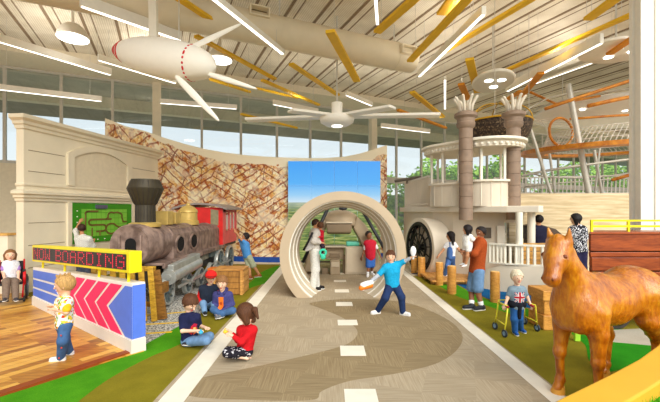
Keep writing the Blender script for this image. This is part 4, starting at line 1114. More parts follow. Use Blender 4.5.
for i, (a, b, z, w_, lb) in enumerate((
 ((172,-6),(224,28),7.8,.20,'yellow ceiling baffle ending at the upper blimp blade'),
 ((196,36),(275,79),7.6,.18,'long yellow ceiling baffle right of the blimp'),
 ((210,79),(250,92),7.8,.16,'short yellow ceiling baffle beneath the blimp tail'),
 ((330,31),(357,81),7.0,.26,'yellow ceiling baffle crossing below the round duct'),
 ((291,64),(338,95),7.4,.20,'yellow ceiling baffle up left of the ceiling fan'),
 ((262,80),(319,105),7.4,.16,'slim yellow ceiling baffle left above the ceiling fan'),
 ((256,88),(298,98),7.8,.12,'thin yellow ceiling baffle just under the slim one left of the fan'),
 ((241,114),(297,128),6.2,.12,'dim yellow ceiling baffle in front of the windows left of the fan blade'),
 ((377,32),(420,-6),7.4,.24,'yellow ceiling baffle at the top just beyond the round duct end'),
 ((410,61),(474,-8),7.2,.22,'long yellow ceiling baffle touching the end of the round duct'),
 ((443,14),(460,-8),7.6,.38,'wide short yellow ceiling baffle at the top edge beside the long one'),
 ((445,51),(533,-2),7.9,.20,'yellow ceiling baffle running along the pale ceiling beam'),
 ((469.5,59),(477.5,92),7.0,.26,'upright-looking yellow ceiling baffle in front of the oval disc'),
 ((461,84),(468,99),7.0,.24,'small orange ceiling baffle above the left smokestack'),
 ((412,92),(443,117),6.8,.22,'yellow ceiling baffle up left of the boat roof'),
 ((507,70),(644,9),7.5,.18,'longest yellow ceiling baffle running to the white column'),
 ((588,19),(622,-6),7.3,.26,'wide yellow ceiling baffle at the top left of the white column'),
 ((609,54),(636,36),7.2,.20,'orange ceiling baffle across the right oval disc'),
 ((520,98),(541,73),6.9,.22,'orange ceiling baffle above the right smokestack'),
 ((508,99),(521,91),7.4,.22,'short orange ceiling baffle beside the right smokestack crown'),
 ((398,110),(446,128),6.2,.14,'faint orange ceiling baffle over the windows left of the boat roof'))):
    hung('ceiling_baffle', a, b, z, w_, .09, lb, 'ceiling baffle', BG, None if 'orange' in lb else False)
# round duct
D0, D1 = V((-14,6.7,7.95)), V((3.35,14.5,7.95)); 
D1 = V((0,13.0,8.0))+WD*3.5; D0 = V((0,13.0,8.0))-WD*17
du = thing('air_duct', 'big round beige air duct across the ceiling', 'duct', (D0+D1)/2)
DM = M('duct_beige', (232,218,190), .5, .03, 2)
mb = MB(); mb.cyl(D0, D1, .50, n=40); mb.build('pipe', DM, du, smooth=True, auto=40)
for q in (.08,.3,.52,.74,.96):
    p = D0.lerp(D1, q); mb = MB(); mb.lathe([(.5,-.03),(.515,-.03),(.515,.03),(.5,.03)], p, 40, WD, closed_prof=True); mb.build('joint_ring', DM, du, smooth=True, auto=40)
    mb = MB(); mb.beam(p+UP*.45, (p.x,p.y,CZ), .05, .03, up=(0,1,0)); mb.build('hanger', STEELW, du)
def grille(p, par):
    R_ = Matrix((WD, -WN, UP)).transposed(); mb = MB()
    for (dx, dz, sx, sz) in ((0,.14,.62,.04),(0,-.14,.62,.04),(-.29,0,.04,.24),(.29,0,.04,.24)): mb.box(p+WD*dx+UP*dz, (sx,.34,sz), R_)
    g = mb.build('outlet', DM, par); mb = MB(); mb.box(p-WN*.10, (.56,.04,.26), R_); mb.build('outlet_louvre', M('louvre_brown', (130,110,70), .6), g)
grille(V((0,13.0,8.28))-WD*2.62+WN*.42, du); grille(V((0,13.0,8.05))+WD*2.9+WN*.5, du)
# pendant lamps
def dome(px, py, Y, r, lb):
    c = P(px, py, Y); t = thing('pendant_lamp', lb, 'lamp', c, 'dome pendant lamps')
    mb = MB(); mb.lathe([(r,0),(r*.97,.22*r),(r*.8,.6*r),(r*.5,.9*r),(r*.22,1.02*r),(.06,1.06*r)], c, 36); mb.build('lamp_shade', LWH, t, smooth=True, auto=50)
    mb = MB(); mb.lathe([(r*.96,-.03),(r*.96,.0)], c, 36); mb.build('diffuser', EM('dome_lamp', (255,252,246), 3.0), t)
    mb = MB(); mb.cyl(c+UP*r, (c.x,c.y,CZ), .05, n=10); mb.build('stem', LWH, t)
dome(73,38,12.6,.48,'white dome pendant lamp up left above the station facade'); dome(220,60,13.2,.42,'white dome pendant lamp partly behind the blimp tail')
def oval(px, py, Y, rx, ry, ang, lb):
    c = P(px, py, Y); t = thing('ceiling_disc', lb, 'ceiling light', c, 'oval ceiling discs'); R_ = Matrix.Rotation(ang,3,'Z')
    mb = MB(); n = 40; rings = []
    for s, z in ((.96,-.05),(1,-.02),(1,.05),(.95,.08)): rings.append([c+R_@V((rx*s*math.cos(2*PI*j/n), ry*s*math.sin(2*PI*j/n), z)) for j in range(n)])
    mb.loft(rings); mb.build('disc', LWH, t, smooth=True, auto=40)
    for dx, dy in ((.35,-.25),(-.25,-.3),(.1,.35)):
        p = c+R_@V((dx*rx,dy*ry,-.055)); mb = MB(); mb.cyl(p, p-UP*.02, .14, n=20); mb.build('downlight', EM('downlight', (255,255,250), 3), t)
    mb = MB(); mb.cyl(c, (c.x,c.y,CZ), .03, n=8); mb.build('stem', STEELW, t)
oval(493,82,13.6,.72,1.2,-.3,'white oval ceiling disc with three downlights left of the long linear light'); oval(616,51,12.2,1.2,.95,.3,'white oval ceiling disc beside the top of the white column')
# ------------------------------------------------------------------ paddle steamer
BW_ = M('boat_white', (232,220,200), .5, .03, 2); BPL = M('boat_panel', (222,208,186), .55, .03, 2); BROWN = M('stack_brown', (152,128,108), .6, .1, 4, .1); BROWN2 = M('stack_joint', (112,92,76), .7, .05)
bt = thing('paddle_boat', 'white play paddle steamer with paddle wheel and two brown smokestacks', 'boat', (5.2,11.5,0))
OUT = [(2.85,14.9),(3.0,13.9),(3.35,12.5),(3.75,11.6),(4.25,10.85),(4.85,10.15),(5.45,9.65)]
BACK = [(5.62,9.75),(6.9,12.2),(6.9,15.2),(2.85,15.2)]
def off(pts, d):
    r = []
    for i, p in enumerate(pts):
        a = V((*pts[max(i-1,0)],0)); b = V((*pts[min(i+1,len(pts)-1)],0)); t = (b-a).normalized(); n = V((-t.y, t.x, 0)); r.append((p[0]+n.x*d, p[1]+n.y*d))
    return r
INN = off(OUT, .12)
mb = MB(); mb.prism(OUT+BACK, 2.06, 2.24); mb.build('upper_deck', BW_, bt, bevel=.02)
# hull wall under the deck, panelled, with a doorway
mb = MB()
W1 = [(2.97,14.9),(3.12,13.9),(3.46,12.55),(3.9,11.75),(4.5,11.3),(5.1,11.1)]
for i in range(len(W1)-1):
    a, b = V((*W1[i],0)), V((*W1[i+1],0)); t = (b-a).normalized(); n = V((-t.y,t.x,0))
    mb.slab([a,b,b+UP*2.06,a+UP*2.06], n, .08)
mb.slab([V((5.1,11.1,0)),V((5.22,11.06,0)),V((5.22,11.06,2.06)),V((5.1,11.1,2.06))],(0.3,1,0),.08)
mb.slab([V((5.2,11.06,1.75)),V((5.72,10.95,1.75)),V((5.72,10.95,2.06)),V((5.2,11.06,2.06))],(0.2,1,0),.08)
mb.build('hull_wall', BPL, bt)
mb = MB(); mb.slab([V((4.62,11.24,1.28)),V((4.86,11.17,1.28)),V((4.86,11.17,1.6)),V((4.62,11.24,1.6))],(-.2,-1,0),.03); mb.build('hatch', M('hatch_dark', (104,92,78), .6), bt)
mb = MB(); mb.slab([V((5.0,11.08,.7)),V((5.2,11.02,.7)),V((5.2,11.02,1.66)),V((5.0,11.08,1.66))],(-.2,-1,0),.05); mb.build('door_leaf', WHITE, bt)
# lower deck and bulwark
LOW = [(4.1,10.35),(4.5,9.75),(5.1,9.35),(5.8,9.25)]
mb = MB(); mb.prism(LOW+[(9.6,9.25),(9.6,10.7),(6.2,10.7),(4.5,11.2),(4.1,11.0)], .02, .30); mb.build('lower_deck', M('deck_boards', (196,150,84), .6, .08), bt)
mb = MB(); rings = []
for i, (x, y) in enumerate(((4.05,10.75),(4.2,10.2),(4.5,9.78),(5.1,9.38),(5.85,9.25))):
    h = (.30,.46,.66,.70,.70)[i]; d = .07
    rings.append([V((x-.10,y-.10,.0)),V((x,y,h)),V((x+d,y+d,h)),V((x+d,y+d,.0))])
mb.loft(rings); mb.build('bulwark', BPL, bt, smooth=True, auto=40)
RL_ = [(4.3,9.98),(4.6,9.68),(5.12,9.40),(5.9,9.26)]
rp_ = [V((*p,1.22)) for p in RL_]
mb = MB()
for i in range(3): mb.beam(rp_[i], rp_[i+1], .06, .05)
rl = mb.build('railing', WHITE, bt); mb = MB()
for i in range(3): mb.beam(rp_[i]-UP*.50, rp_[i+1]-UP*.50, .05, .04)
mb.build('bottom_rail', WHITE, rl)
for i in range(14):
    t = i/13*3; k = min(int(t), 2); p = rp_[k].lerp(rp_[k+1], t-k); mb = MB(); mb.box((p.x+.02,p.y+.02,.95),(.055,.055,.52)); mb.build('baluster', WHITE, rl)
mb = MB(); mb.cyl((4.92,9.62,.3),(4.92,9.62,2.07),.085,n=16); mb.build('deck_post', WHITE, bt, smooth=True, auto=40)
mb = MB(); mb.cyl((5.55,10.2,.3),(5.55,10.2,2.07),.10,n=16); mb.build('deck_post', WHITE, bt, smooth=True, auto=40)
# timber screens on the lower deck
TS = WOOD('deck_timber', (222,170,92), (176,126,58), 2, (1,1,6))
mb = MB(); 
for j in range(4): mb.box((5.75,9.95,.44+.23*j),(1.15,.05,.215))
mb.build('timber_screen', TS, bt, bevel=.006)
# paddle wheel and housing
w0, w1 = V((3.25,11.7,0)), V((2.80,13.3,0)); wd = (w0-w1).normalized(); wn = V((-wd.y, wd.x, 0))
if wn.x > 0: wn = -wn
wc_ = (w0+w1)/2+UP*.88; R_ = .83
def wp(a, r, n): return wc_+wd*r*math.cos(a)+UP*r*math.sin(a)+wn*n
mb = MB(); rings = []
n = 40; a0 = -math.asin(.88/.985)
for i in range(n+1):
    a = a0+(PI-2*a0)*i/n
    rings.append([V((p.x,p.y,max(p.z,0))) for p in (wp(a,.86,.04), wp(a,.99,.04), wp(a,.99,-.6), wp(a,.86,-.6))])
mb.loft(rings); hs = mb.build('wheel_housing', BW_, bt, smooth=True, auto=40)
mb = MB(); rings = [[wp(2*PI*j/40,.85,-.20) for j in range(40)],[wp(2*PI*j/40,.85,-.24) for j in range(40)]]; mb.loft(rings); mb.build('wheel_recess', M('recess_cream', (226,214,196), .8), bt)
BLKP = M('paddle_black', (26,24,26), .5, .03)
def wring(r, t, nn, name, par):
    mb = MB(); rings = []
    for i in range(48):
        a = 2*PI*i/48; rings.append([wp(a,r-t,nn-.03),wp(a,r+t,nn-.03),wp(a,r+t,nn+.03),wp(a,r-t,nn+.03)])
    mb.loft(rings, loop=True); return mb.build(name, BLKP, par)
rim = wring(.79,.04,.04,'paddle_wheel_rim',bt); wring(.45,.02,.04,'inner_rim',rim); wring(.79,.04,-.12,'back_rim',rim)
for j in range(14):
    a = 2*PI*j/14+.1; mb = MB(); mb.beam(wp(a,.08,.04), wp(a,.78,.04), .036, .03, up=wn); mb.build('spoke', BLKP, rim)
for j in range(14):
    a = 2*PI*(j+.5)/14; mb = MB(); mb.slab([wp(a,.70,.05),wp(a,.80,.05),wp(a,.80,-.14),wp(a,.70,-.14)], wd.cross(wn)*math.cos(a)+wd*-math.sin(a), .02); mb.build('paddle', BLKP, rim)
mb = MB(); mb.cyl(wp(0,0,.10), wp(0,0,-.19), .11, n=20); mb.build('hub', BLKP, rim)
# pilot houses on the upper deck
def house(cx, cy, r, a0, a1, z1, zr):
    n = 24
    def q(i, rr): a = math.radians(a0+(a1-a0)*i/n); return (cx+rr*math.cos(a), cy+rr*math.sin(a))
    mb = MB(); rings = [[V((*q(i,r),2.24)),V((*q(i,r),z1)),V((*q(i,r-.06),z1)),V((*q(i,r-.06),2.24))] for i in range(n+1)]; mb.loft(rings); h = mb.build('pilot_house_wall', BPL, bt, smooth=True, auto=40)
    mb = MB(); rings = [[V((*q(i,r+.07),z1)),V((*q(i,r+.07),z1+.06)),V((*q(i,r-.10),z1+.06)),V((*q(i,r-.10),z1))] for i in range(n+1)]; mb.loft(rings); mb.build('sill', BW_, h)
    for i in (0,5,9,14,19,24):
        mb = MB(); p = q(i, r-.03); mb.box((p[0],p[1],(z1+zr)/2),(.065,.065,zr-z1)); mb.build('roof_post', WHITE, h)
    for i in range(1, n, 2):
        mb = MB(); a = q(i, r+.004); mb.box((a[0],a[1],(2.24+z1)/2),(.02,.02,z1-2.28)); mb.build('panel_strip', BW_, h)
house(4.75,11.35,.80,150,390,2.95,3.95); house(4.12,12.15,.80,120,390,2.92,3.95)
def stadium(r):
    a, b = V((4.80,11.20,0)), V((4.10,12.15,0)); d = (b-a).normalized(); n = V((-d.y,d.x,0)); pts = []
    for i in range(19): t = math.radians(90-10*i) ; pts.append(a+(-d*math.cos(PI*i/18-PI/2)+n*-math.sin(PI*i/18-PI/2))*r)
    for i in range(19): pts.append(b+(d*math.cos(PI*i/18-PI/2)+n*math.sin(PI*i/18-PI/2))*r)
    return [(p.x,p.y) for p in pts]
mb = MB(); mb.prism(stadium(1.06), 4.10, 4.18); rf = mb.build('pilot_house_roof', WHITE, bt, bevel=.02)
mb = MB(); mb.prism(stadium(.94), 3.93, 4.10); mb.build('roof_fascia', BW_, rf)
mb = MB(); S_ = stadium(.95)
for i in range(len(S_)):
    a = V((*S_[i],0)); b = V((*S_[(i+1)%len(S_)],0)); k = max(1, int((b-a).length/.12))
    for j in range(k): p = a.lerp(b, j/k); mb.ell((p.x,p.y,4.0), (.05,.05,.05), None, 8, 6)
mb.build('fascia_trim', WHITE, rf)
# smokestacks with crowns
def stack(px, Y, ztop):
    c = P(px, 211, Y); x, y = c.x, c.y; r = .19
    mb = MB(); prof = [(r,1.85)]
    z = 1.85
    while z < ztop-.3:
        prof += [(r,z+.30),(r-.012,z+.305),(r-.012,z+.325),(r,z+.33)]; z += .33
    prof.append((r, ztop)); mb.lathe(prof, (x,y,0), 26); s = mb.build('smokestack', BROWN, bt, smooth=True, auto=30)
    mb = MB(); mb.lathe([(r,ztop-.42),(r+.06,ztop-.36),(r+.07,ztop-.26),(r+.05,ztop-.24),(r+.06,ztop-.14),(r+.13,ztop-.08),(r+.13,ztop),(r+.02,ztop+.06),(r-.08,ztop+.06)], (x,y,0), 30); mb.build('stack_collar', BROWN, s, smooth=True, auto=40)
    for j in range(8):
        a = 2*PI*j/8+.2; d = V((math.cos(a),math.sin(a),0)); b = V((x,y,ztop+.03))
        mb = MB(); mb.tube([b+d*.15, b+d*.18+UP*.22, b+d*.30+UP*.42, b+d*.34+UP*.44], [.05,.045,.04,.03], 8); mb.build('crown_frond', BW_, s, smooth=True)
stack(465.8,10.55,4.86); stack(513.5,10.7,4.92)
# slatted fence along the upper deck's far side
mb = MB(); fa, fb = V((2.98,14.6,0)), V((3.42,12.75,0)); 
mb.beam(fa+UP*3.22, fb+UP*3.30, .06, .06); mb.beam(fa+UP*2.34, fb+UP*2.34, .05, .05); fen = mb.build('slat_fence', BW_, bt)
for i in range(13):
    p = fa.lerp(fb, i/12); mb = MB(); mb.beam(p+UP*2.24, p+UP*3.25, .075, .03, up=(0,1,0)); mb.build('slat', BPL, fen)
mb = MB(); p = V((2.95,14.5,3.35)); mb.cyl(p+V((.4,-.8,0)), p+V((-.35,.2,-.06)), .06, n=12); mb.cyl(p+V((0,-.3,-.2)), p+V((0,-.3,.02)), .04, n=10); mb.build('deck_gun', M('gun_grey', (120,108,92), .5), bt)
# dock and posts
dkk = thing('boardwalk', 'low pale wooden boardwalk under the girl in overalls', 'boardwalk', (3.55,10.9,0))
DW = WOOD('boardwalk_wood', (222,164,88), (178,120,52), 2, (6,1,1))
for i in range(9):
    x = 2.95+.16*i; mb = MB(); y0_, y1_ = 10.45+.0*i, 12.3-.09*i; mb.box((x,(y0_+y1_)/2,.11),(.15,y1_-y0_,.05)); mb.build('plank', DW, dkk, bevel=.006)
mb = MB(); mb.box((3.55,10.65,.043),(1.3,.10,.086)); mb.box((3.5,11.4,.043),(1.2,.10,.086)); mb.build('bearer', DW, dkk)
PW = WOOD('post_wood', (222,160,76), (180,118,44), 3, (2,2,6)); PWE = M('post_end_grain', (236,190,116), .6, .05)
for px, sole, r, h, lb in ((439.3,285,.105,.64,'second wooden post from the paddle wheel, left of the girl in overalls'),(451.7,293.5,.11,.70,'wooden post just in front of the boardwalk between girl and man'),(495,302,.105,.70,'wooden post in front of the boat hull behind the walker boy'),(421.5,276.5,.12,.62,'wooden post right in front of the paddle wheel'),(414,273,.10,.50,'smaller wooden post at the left edge of the paddle wheel')):
    c = G(px, sole); t = thing('mooring_post', lb, 'post', c, 'wooden mooring posts')
    mb = MB(); mb.lathe([(r,0),(r*1.02,h*.3),(r*.98,h*.6),(r*1.0,h*.97),(r*.93,h)], c, 20); p_ = mb.build('trunk', PW, t, smooth=True, auto=40)
    mb = MB(); mb.lathe([(r*.9,0),(r*.88,.006)], c+UP*h, 20); mb.build('end_grain', PWE, t)
# ------------------------------------------------------------------ wall, wagon, column, piano-like lid
st(MB().prism([(6.3,13.0),(17,13.0),(17,13.2),(6.3,13.2)], 0, 2.72).build('wall_right', (lambda t: t.out(t.ramp(t.noise(t.coord(scale=(.4,1,5)), 2.5, 5, .6), [(.3,(176,152,112)),(.5,(204,182,142)),(.7,(222,204,168))]), .5))(NT('travertine'))))
mb = MB(); x, y = 7.46, 8.75
mb.box((x,y,4.6),(.40,.28,9.2)); mb.box((x-.17,y-.12,4.6),(.16,.10,9.2)); mb.box((x+.17,y-.12,4.6),(.16,.10,9.2)); mb.box((x-.17,y+.12,4.6),(.16,.10,9.2)); mb.box((x+.17,y+.12,4.6),(.16,.10,9.2))
st(mb.build('column', M('column_white', (240,232,218), .5, .02)))
mb = MB(); mb.slab([P(527,239,11.6),P(529,226,11.6),P(541,224.5,11.6),P(556,229,11.6),P(568,239,11.6)],(0,1,0),.7)
pn = thing('slide_hood', 'dark brown angular hood behind the person in navy', 'hood', (6.75,11.9,0))
mb.build('hood', M('hood_brown', (88,70,54), .5, .06), pn, bevel=.02); MB().box((P(548,0,11.9).x,11.95,.62),(1.2,.6,1.26)).build('base', M('hood_base', (150,126,94), .6), pn)
# wagon
wg = thing('wagon', 'reddish brown wooden wagon with yellow top rail behind the horse', 'wagon', (5.9,6.95,0))
WGM = WOOD('wagon_wood', (166,78,32), (116,46,16), 1.6, (1,1,7), .35); WGD = M('wagon_gap', (50,26,14), .7)
X0, X1, Yf = 4.56, 7.9, 6.5
MB().prism([(X0+.06,Yf+.02),(X1,Yf+.02),(X1,Yf+.45),(X0+.34,Yf+.45)],.37,1.68).build('body', WGD, wg)
for z0, z1, dy in ((1.40,1.70,0),(1.30,1.38,-.0),(1.06,1.29,-.03),(.74,1.04,-.03),(.42,.72,-.03)):
    MB().box(((X0+X1)/2,Yf+dy,(z0+z1)/2),(X1-X0,.06,z1-z0)).build('side_plank', WGM, wg, bevel=.008)
for z0, z1 in ((1.40,1.70),(1.06,1.38),(.74,1.04),(.42,.72)):
    mb = MB(); mb.beam((X0+.03,Yf+.0,(z0+z1)/2),(X0+.34,Yf+.46,(z0+z1)/2),.05,z1-z0); mb.build('end_plank', WGM, wg, bevel=.008)
MB().prism([(X0-.02,Yf-.05),(X1,Yf-.05),(X1,Yf+.5),(X0+.36,Yf+.5)],1.695,1.735).build('lid', WGM, wg, bevel=.006)
mb = MB(); a = V((X0+.06,Yf+.05,1.73)); b = V((X1,Yf+.05,1.73)); mb.beam(a+UP*.20, b+UP*.20, .03, .03); mb.beam(a+UP*.10, b+UP*.10, .03, .035); rr = mb.build('top_rail', YEL, wg)
for x in (X0+.07,X0+.72,X0+1.5,X0+2.3): mb = MB(); mb.box((x,Yf+.05,1.83),(.035,.035,.22)); mb.build('rail_post', YEL, rr)
for x in (5.1,7.2):
    mb = MB(); mb.lathe([(.20,-.05),(.25,-.05),(.25,.05),(.20,.05)], (x,Yf+.12,.25), 28, (0,1,0), closed_prof=True); w_ = mb.build('wheel', BLK, wg, smooth=True, auto=40)
    mb = MB()
    for j in range(8): aa = PI*2*j/8; mb.beam((x,Yf+.12,.25),(x+.21*math.cos(aa),Yf+.12,.25+.21*math.sin(aa)),.03,.03,up=(0,1,0))
    mb.build('spokes', WGD, w_)
MB().box((6.3,Yf+.25,.38),(2.9,.36,.16)).build('chassis', WGD, wg)
# timber stump behind the horse's head and small green stake
sp_ = thing('timber_pedestal', 'stepped pale timber pedestal behind the horse chest', 'pedestal', (4.02,6.75,0))
for i, (w_, z0, z1) in enumerate(((.50,0,.26),(.44,.26,.52),(.52,.52,.70))): MB().box((4.0,6.75,(z0+z1)/2),(w_,w_,z1-z0)).build('block', PW, sp_, bevel=.015)
gs = G(577,341); o = tag(MB().box((gs.x,gs.y,.13),(.09,.05,.26)).build('marker_stake', M('lime_marker', (170,226,60), .5), None, bevel=.01), 'small lime green stake on the turf between the horse legs', 'stake')
# ------------------------------------------------------------------ planter with yellow rim at the front right
pl = thing('planter', 'curved planter with broad yellow rim in the lower right corner', 'planter', (3.2,2.4,0))
oc = [(1.30,2.42),(1.63,2.71),(1.88,2.86),(2.38,3.16),(2.92,3.50),(3.42,3.86),(4.0,4.34)]
ou = [(1.25,1.9)]+oc; PTS = [V((*p,0)) for p in ou]
def offs(d):
    r = []
    for i, p in enumerate(ou):
        a = V((*ou[max(i-1,0)],0)); b = V((*ou[min(i+1,len(ou)-1)],0)); t = (b-a).normalized(); n = V((t.y,-t.x,0)); r.append((p[0]+n.x*d, p[1]+n.y*d))
    return r
inn = offs(.28)
mb = MB(); rings = []
for a, b in zip(ou, inn): rings.append([V((*a,0)),V((*a,.70)),V((*b,.70)),V((*b,0))])
mb.loft(rings); mb.build('rim', M('planter_yellow', (232,176,54), .5, .03, 2), pl, bevel=.015)
mb = MB(); mb.prism([(p[0]-.0,p[1]) for p in offs(.26)]+[(4.6,3.9),(4.6,1.2),(1.7,1.2)], 0, .58)
mb.build('soil', turf('planter_turf', (80,170,30), (44,120,14)), pl)
gr = MB(); poly = offs(.30)
for i in range(9000):
    t = rng.uniform(0, len(inn)-1.001); k = int(t); a = V((*inn[k],0)).lerp(V((*inn[k+1],0)), t-k); b = V((4.2,1.6,0)); q = rng.uniform(.01,.55)
    p = a.lerp(b, q); p.z = .575; an = rng.uniform(0,6.28); d = V((math.cos(an),math.sin(an),0)); h = rng.uniform(.05,.09)
    gr.add([p-d*.006, p+d*.006, p+UP*h+V((rng.uniform(-.03,.03),rng.uniform(-.03,.03),0))], [(0,1,2)])
g_ = gr.build('grass', turf('planter_grass', (120,214,50), (40,120,14)), pl); g_['kind'] = 'stuff'
# ------------------------------------------------------------------ climbing globe behind the stacks
gl = thing('climbing_globe', 'dark mesh climbing globe with gold hoops behind the smokestacks', 'globe', P(498,124,13.2))
GC = P(498,123,13.4); GR = 1.12
def bowlmat():
    t = NT('dark_mesh'); n = t.noise(t.coord(), 14, 4, .7); return t.out(t.ramp(n, [(.4,(28,20,14)),(.55,(72,52,34)),(.68,(150,126,92))]), .6)
mb = MB(); prof = [(GR*math.cos(PI/2*i/14), -GR*math.sin(PI/2*i/14)) for i in range(14)]+[(.02,-GR)]; prof += [(r*.96+.001, z*.96) for r, z in reversed(prof)]
mb.lathe(prof, GC, 40, closed_prof=True); mb.build('bowl', bowlmat(), gl, smooth=True)
GOLD = M('gold_hoop', (214,164,40), .4, .05, metal=.2)
mb = MB(); mb.ring(GC, GR, .03, (0,0,1), 48, 8); mb.build('rim_hoop', GOLD, gl, smooth=True)
for k, a in enumerate((.35,1.4,2.45)):
    mb = MB(); mb.tube([GC+V((math.cos(a)*GR*math.cos(PI*i/24), math.sin(a)*GR*math.cos(PI*i/24), GR*.62*math.sin(PI*i/24))) for i in range(25)], .022, 6); mb.build('upper_hoop', GOLD, gl, smooth=True)
for a in (0,2.1,4.2):
    p = GC+V((math.cos(a),math.sin(a),0))*GR; mb = MB(); mb.cyl(p, (p.x,p.y,CZ), .01, n=6); mb.build('cable', STEELW, gl)
# spiral climber on the right
cl = thing('climbing_spiral', 'suspended orange-rimmed spiral climber with net and steel poles at right', 'climbing frame', (11.5,15,0))
ORW = WOOD('orange_ply', (222,146,44), (176,98,24), 2, (1,1,1)); NETM = M('net_white', (226,220,208), .8, .03); STP = M('pole_steel', (206,200,186), .35, .05, metal=.2)
SC_ = V((11.2,14.9,4.5))
def hoopband(c, rx, ry, w_, tilt, z0=0):
    mb = MB(); rings = []; R2 = Matrix.Rotation(tilt[0],3,'X') @ Matrix.Rotation(tilt[1],3,'Y')
    for i in range(64):
        a = 2*PI*i/64; r = []
        for s, dz in ((1,0),(1,.16),(1-w_/rx,.10),(1-w_/rx,0)): r.append(c+R2@V((rx*s*math.cos(a), ry*s*math.sin(a), dz)))
        rings.append(r)
    mb.loft(rings, loop=True); return mb
hoopband(SC_, 3.2, 2.9, .9, (.05,-.03)).build('orange_rim', ORW, cl, smooth=True, auto=40)
mb = MB(); R2 = Matrix.Rotation(.05,3,'X')@Matrix.Rotation(-.03,3,'Y')
for i in range(90):
    a = 2*PI*i/90; mb.tube([SC_+R2@V((2.46*math.cos(a),2.2*math.sin(a),.1)), SC_+V((2.2*math.cos(a+.15),1.95*math.sin(a+.15),.7))], .012, 4)
for z, s in ((.25,.96),(.45,.93),(.7,.895)): mb.tube([SC_+V((2.46*s*math.cos(2*PI*i/60),2.2*s*math.sin(2*PI*i/60),z)) for i in range(60)], .014, 4, closed=True)
mb.build('net', NETM, cl)
mb = MB(); c = P(561,132,14.6); mb.ring(c, .56, .05, (.25,-1,.05), 40, 8); mb.build('crawl_hoop', ORW, cl, smooth=True)
mb = MB()
for i in range(26):
    a = 2*PI*i/26; mb.tube([c+V((.54*math.cos(a),0,.54*math.sin(a))), c+V((-.5+.62*math.cos(a+.3),.9,.1+.62*math.sin(a+.3)))], .008, 4)
mb.ring(c+V((-.5,.9,.1)), .62, .02, (.25,-1,.05), 30, 6); mb.build('crawl_net', NETM, cl)
for a, b, Y, r in (((568,84),(590,200),13.6,.10),((527,118),(553,200),14.2,.06),((549,150),(556,200),15.6,.05),((594,150),(603,200),15.2,.06),((601,135),(598,165),15.2,.04)):
    A, B_ = P(*a,Y), P(*b,Y); d = (B_-A); k = (0-B_.z)/d.z if d.z else 0; mb = MB(); mb.cyl(A-d*.0, B_+d*k, r, n=14); mb.build('pole', STP, cl, smooth=True, auto=40)
for i, (pts, Y, r) in enumerate(((((522,176),(545,171),(570,167),(600,163),(640,158),(680,156)),14.6,.05),(((520,170),(545,177),(575,178),(610,176),(650,170)),15.4,.035),(((524,187),(560,183),(600,180),(660,176)),16,.03),(((519,120),(530,108),(548,98),(575,92),(610,88)),14.5,.035))):
    mb = MB(); mb.tube([P(a,b,Y) for a, b in pts], r, 8); mb.build('curved_rail', STP, cl, smooth=True)
for pts, Y, r, w_ in ((((545,109),(580,97),(632,80),(680,70)),13.5,.06,0),(((588,106),(610,101),(640,95)),13.5,.07,0),(((570,119),(610,116),(660,113)),14,.045,0),(((612,180),(640,172),(660,168)),13.5,.06,0),(((530,92),(556,104),(600,96)),15,.05,0)):
    mb = MB(); mb.tube([P(a,b,Y) for a, b in pts], r, 8); mb.build('orange_rail', ORW, cl, smooth=True)
mb = MB()
for i in range(40):
    x = 7.4+.18*i; mb.beam((x,16.4,2.2),(x+.06,16.4,3.6),.05,.02,up=(0,1,0))
mb.beam((7.3,16.4,3.55),(14.6,16.4,3.7),.06,.06); mb.beam((7.3,16.4,2.9),(14.6,16.4,2.9),.05,.05); mb.beam((7.3,16.4,0),(7.3,16.4,3.6),.08,.08); mb.beam((14.6,16.4,0),(14.6,16.4,3.7),.08,.08); mb.build('guard_net', NETM, cl)
cn = thing('ceiling_canopy', 'broad curved white ceiling canopy above the spiral climber', 'canopy', P(625,112,17))
cc_ = P(632,112,17.5); mb = MB(); rings = []
for s, z in ((.2,-.22),(.8,-.20),(.97,-.1),(1,0),(.97,.1),(.5,.2)): rings.append([cc_+V((4.4*s*math.cos(2*PI*j/60), 3.4*s*math.sin(2*PI*j/60), z)) for j in range(60)])
mb.loft(rings); mb.build('shell', M('canopy_white', (250,246,238), .5, .01), cn, smooth=True)
mb = MB(); mb.tube([cc_+V((4.55*math.cos(2*PI*j/60), 3.55*math.sin(2*PI*j/60), .12)) for j in range(60)], .05, 6, closed=True); mb.build('edge_rail', STP, cn, smooth=True)
for k, (a, r) in enumerate(((3.6,.8),(4.3,.75),(5.0,.8),(4.0,.4),(4.7,.45))):
    p = cc_+V((4.4*r*math.cos(a),3.4*r*math.sin(a),-.21)); mb = MB(); mb.cyl(p, p-UP*.03, .10, n=16); mb.build('downlight', EM('canopy_fill_glow', (255,255,250), 3), cn)  # glowing discs added to brighten the dim canopy underside
for a in (.5,2.6,4.7):
    p = cc_+V((3*math.cos(a),2.2*math.sin(a),.15)); mb = MB(); mb.cyl(p, (p.x,p.y,CZ), .02, n=6); mb.build('hanger', STEELW, cn)
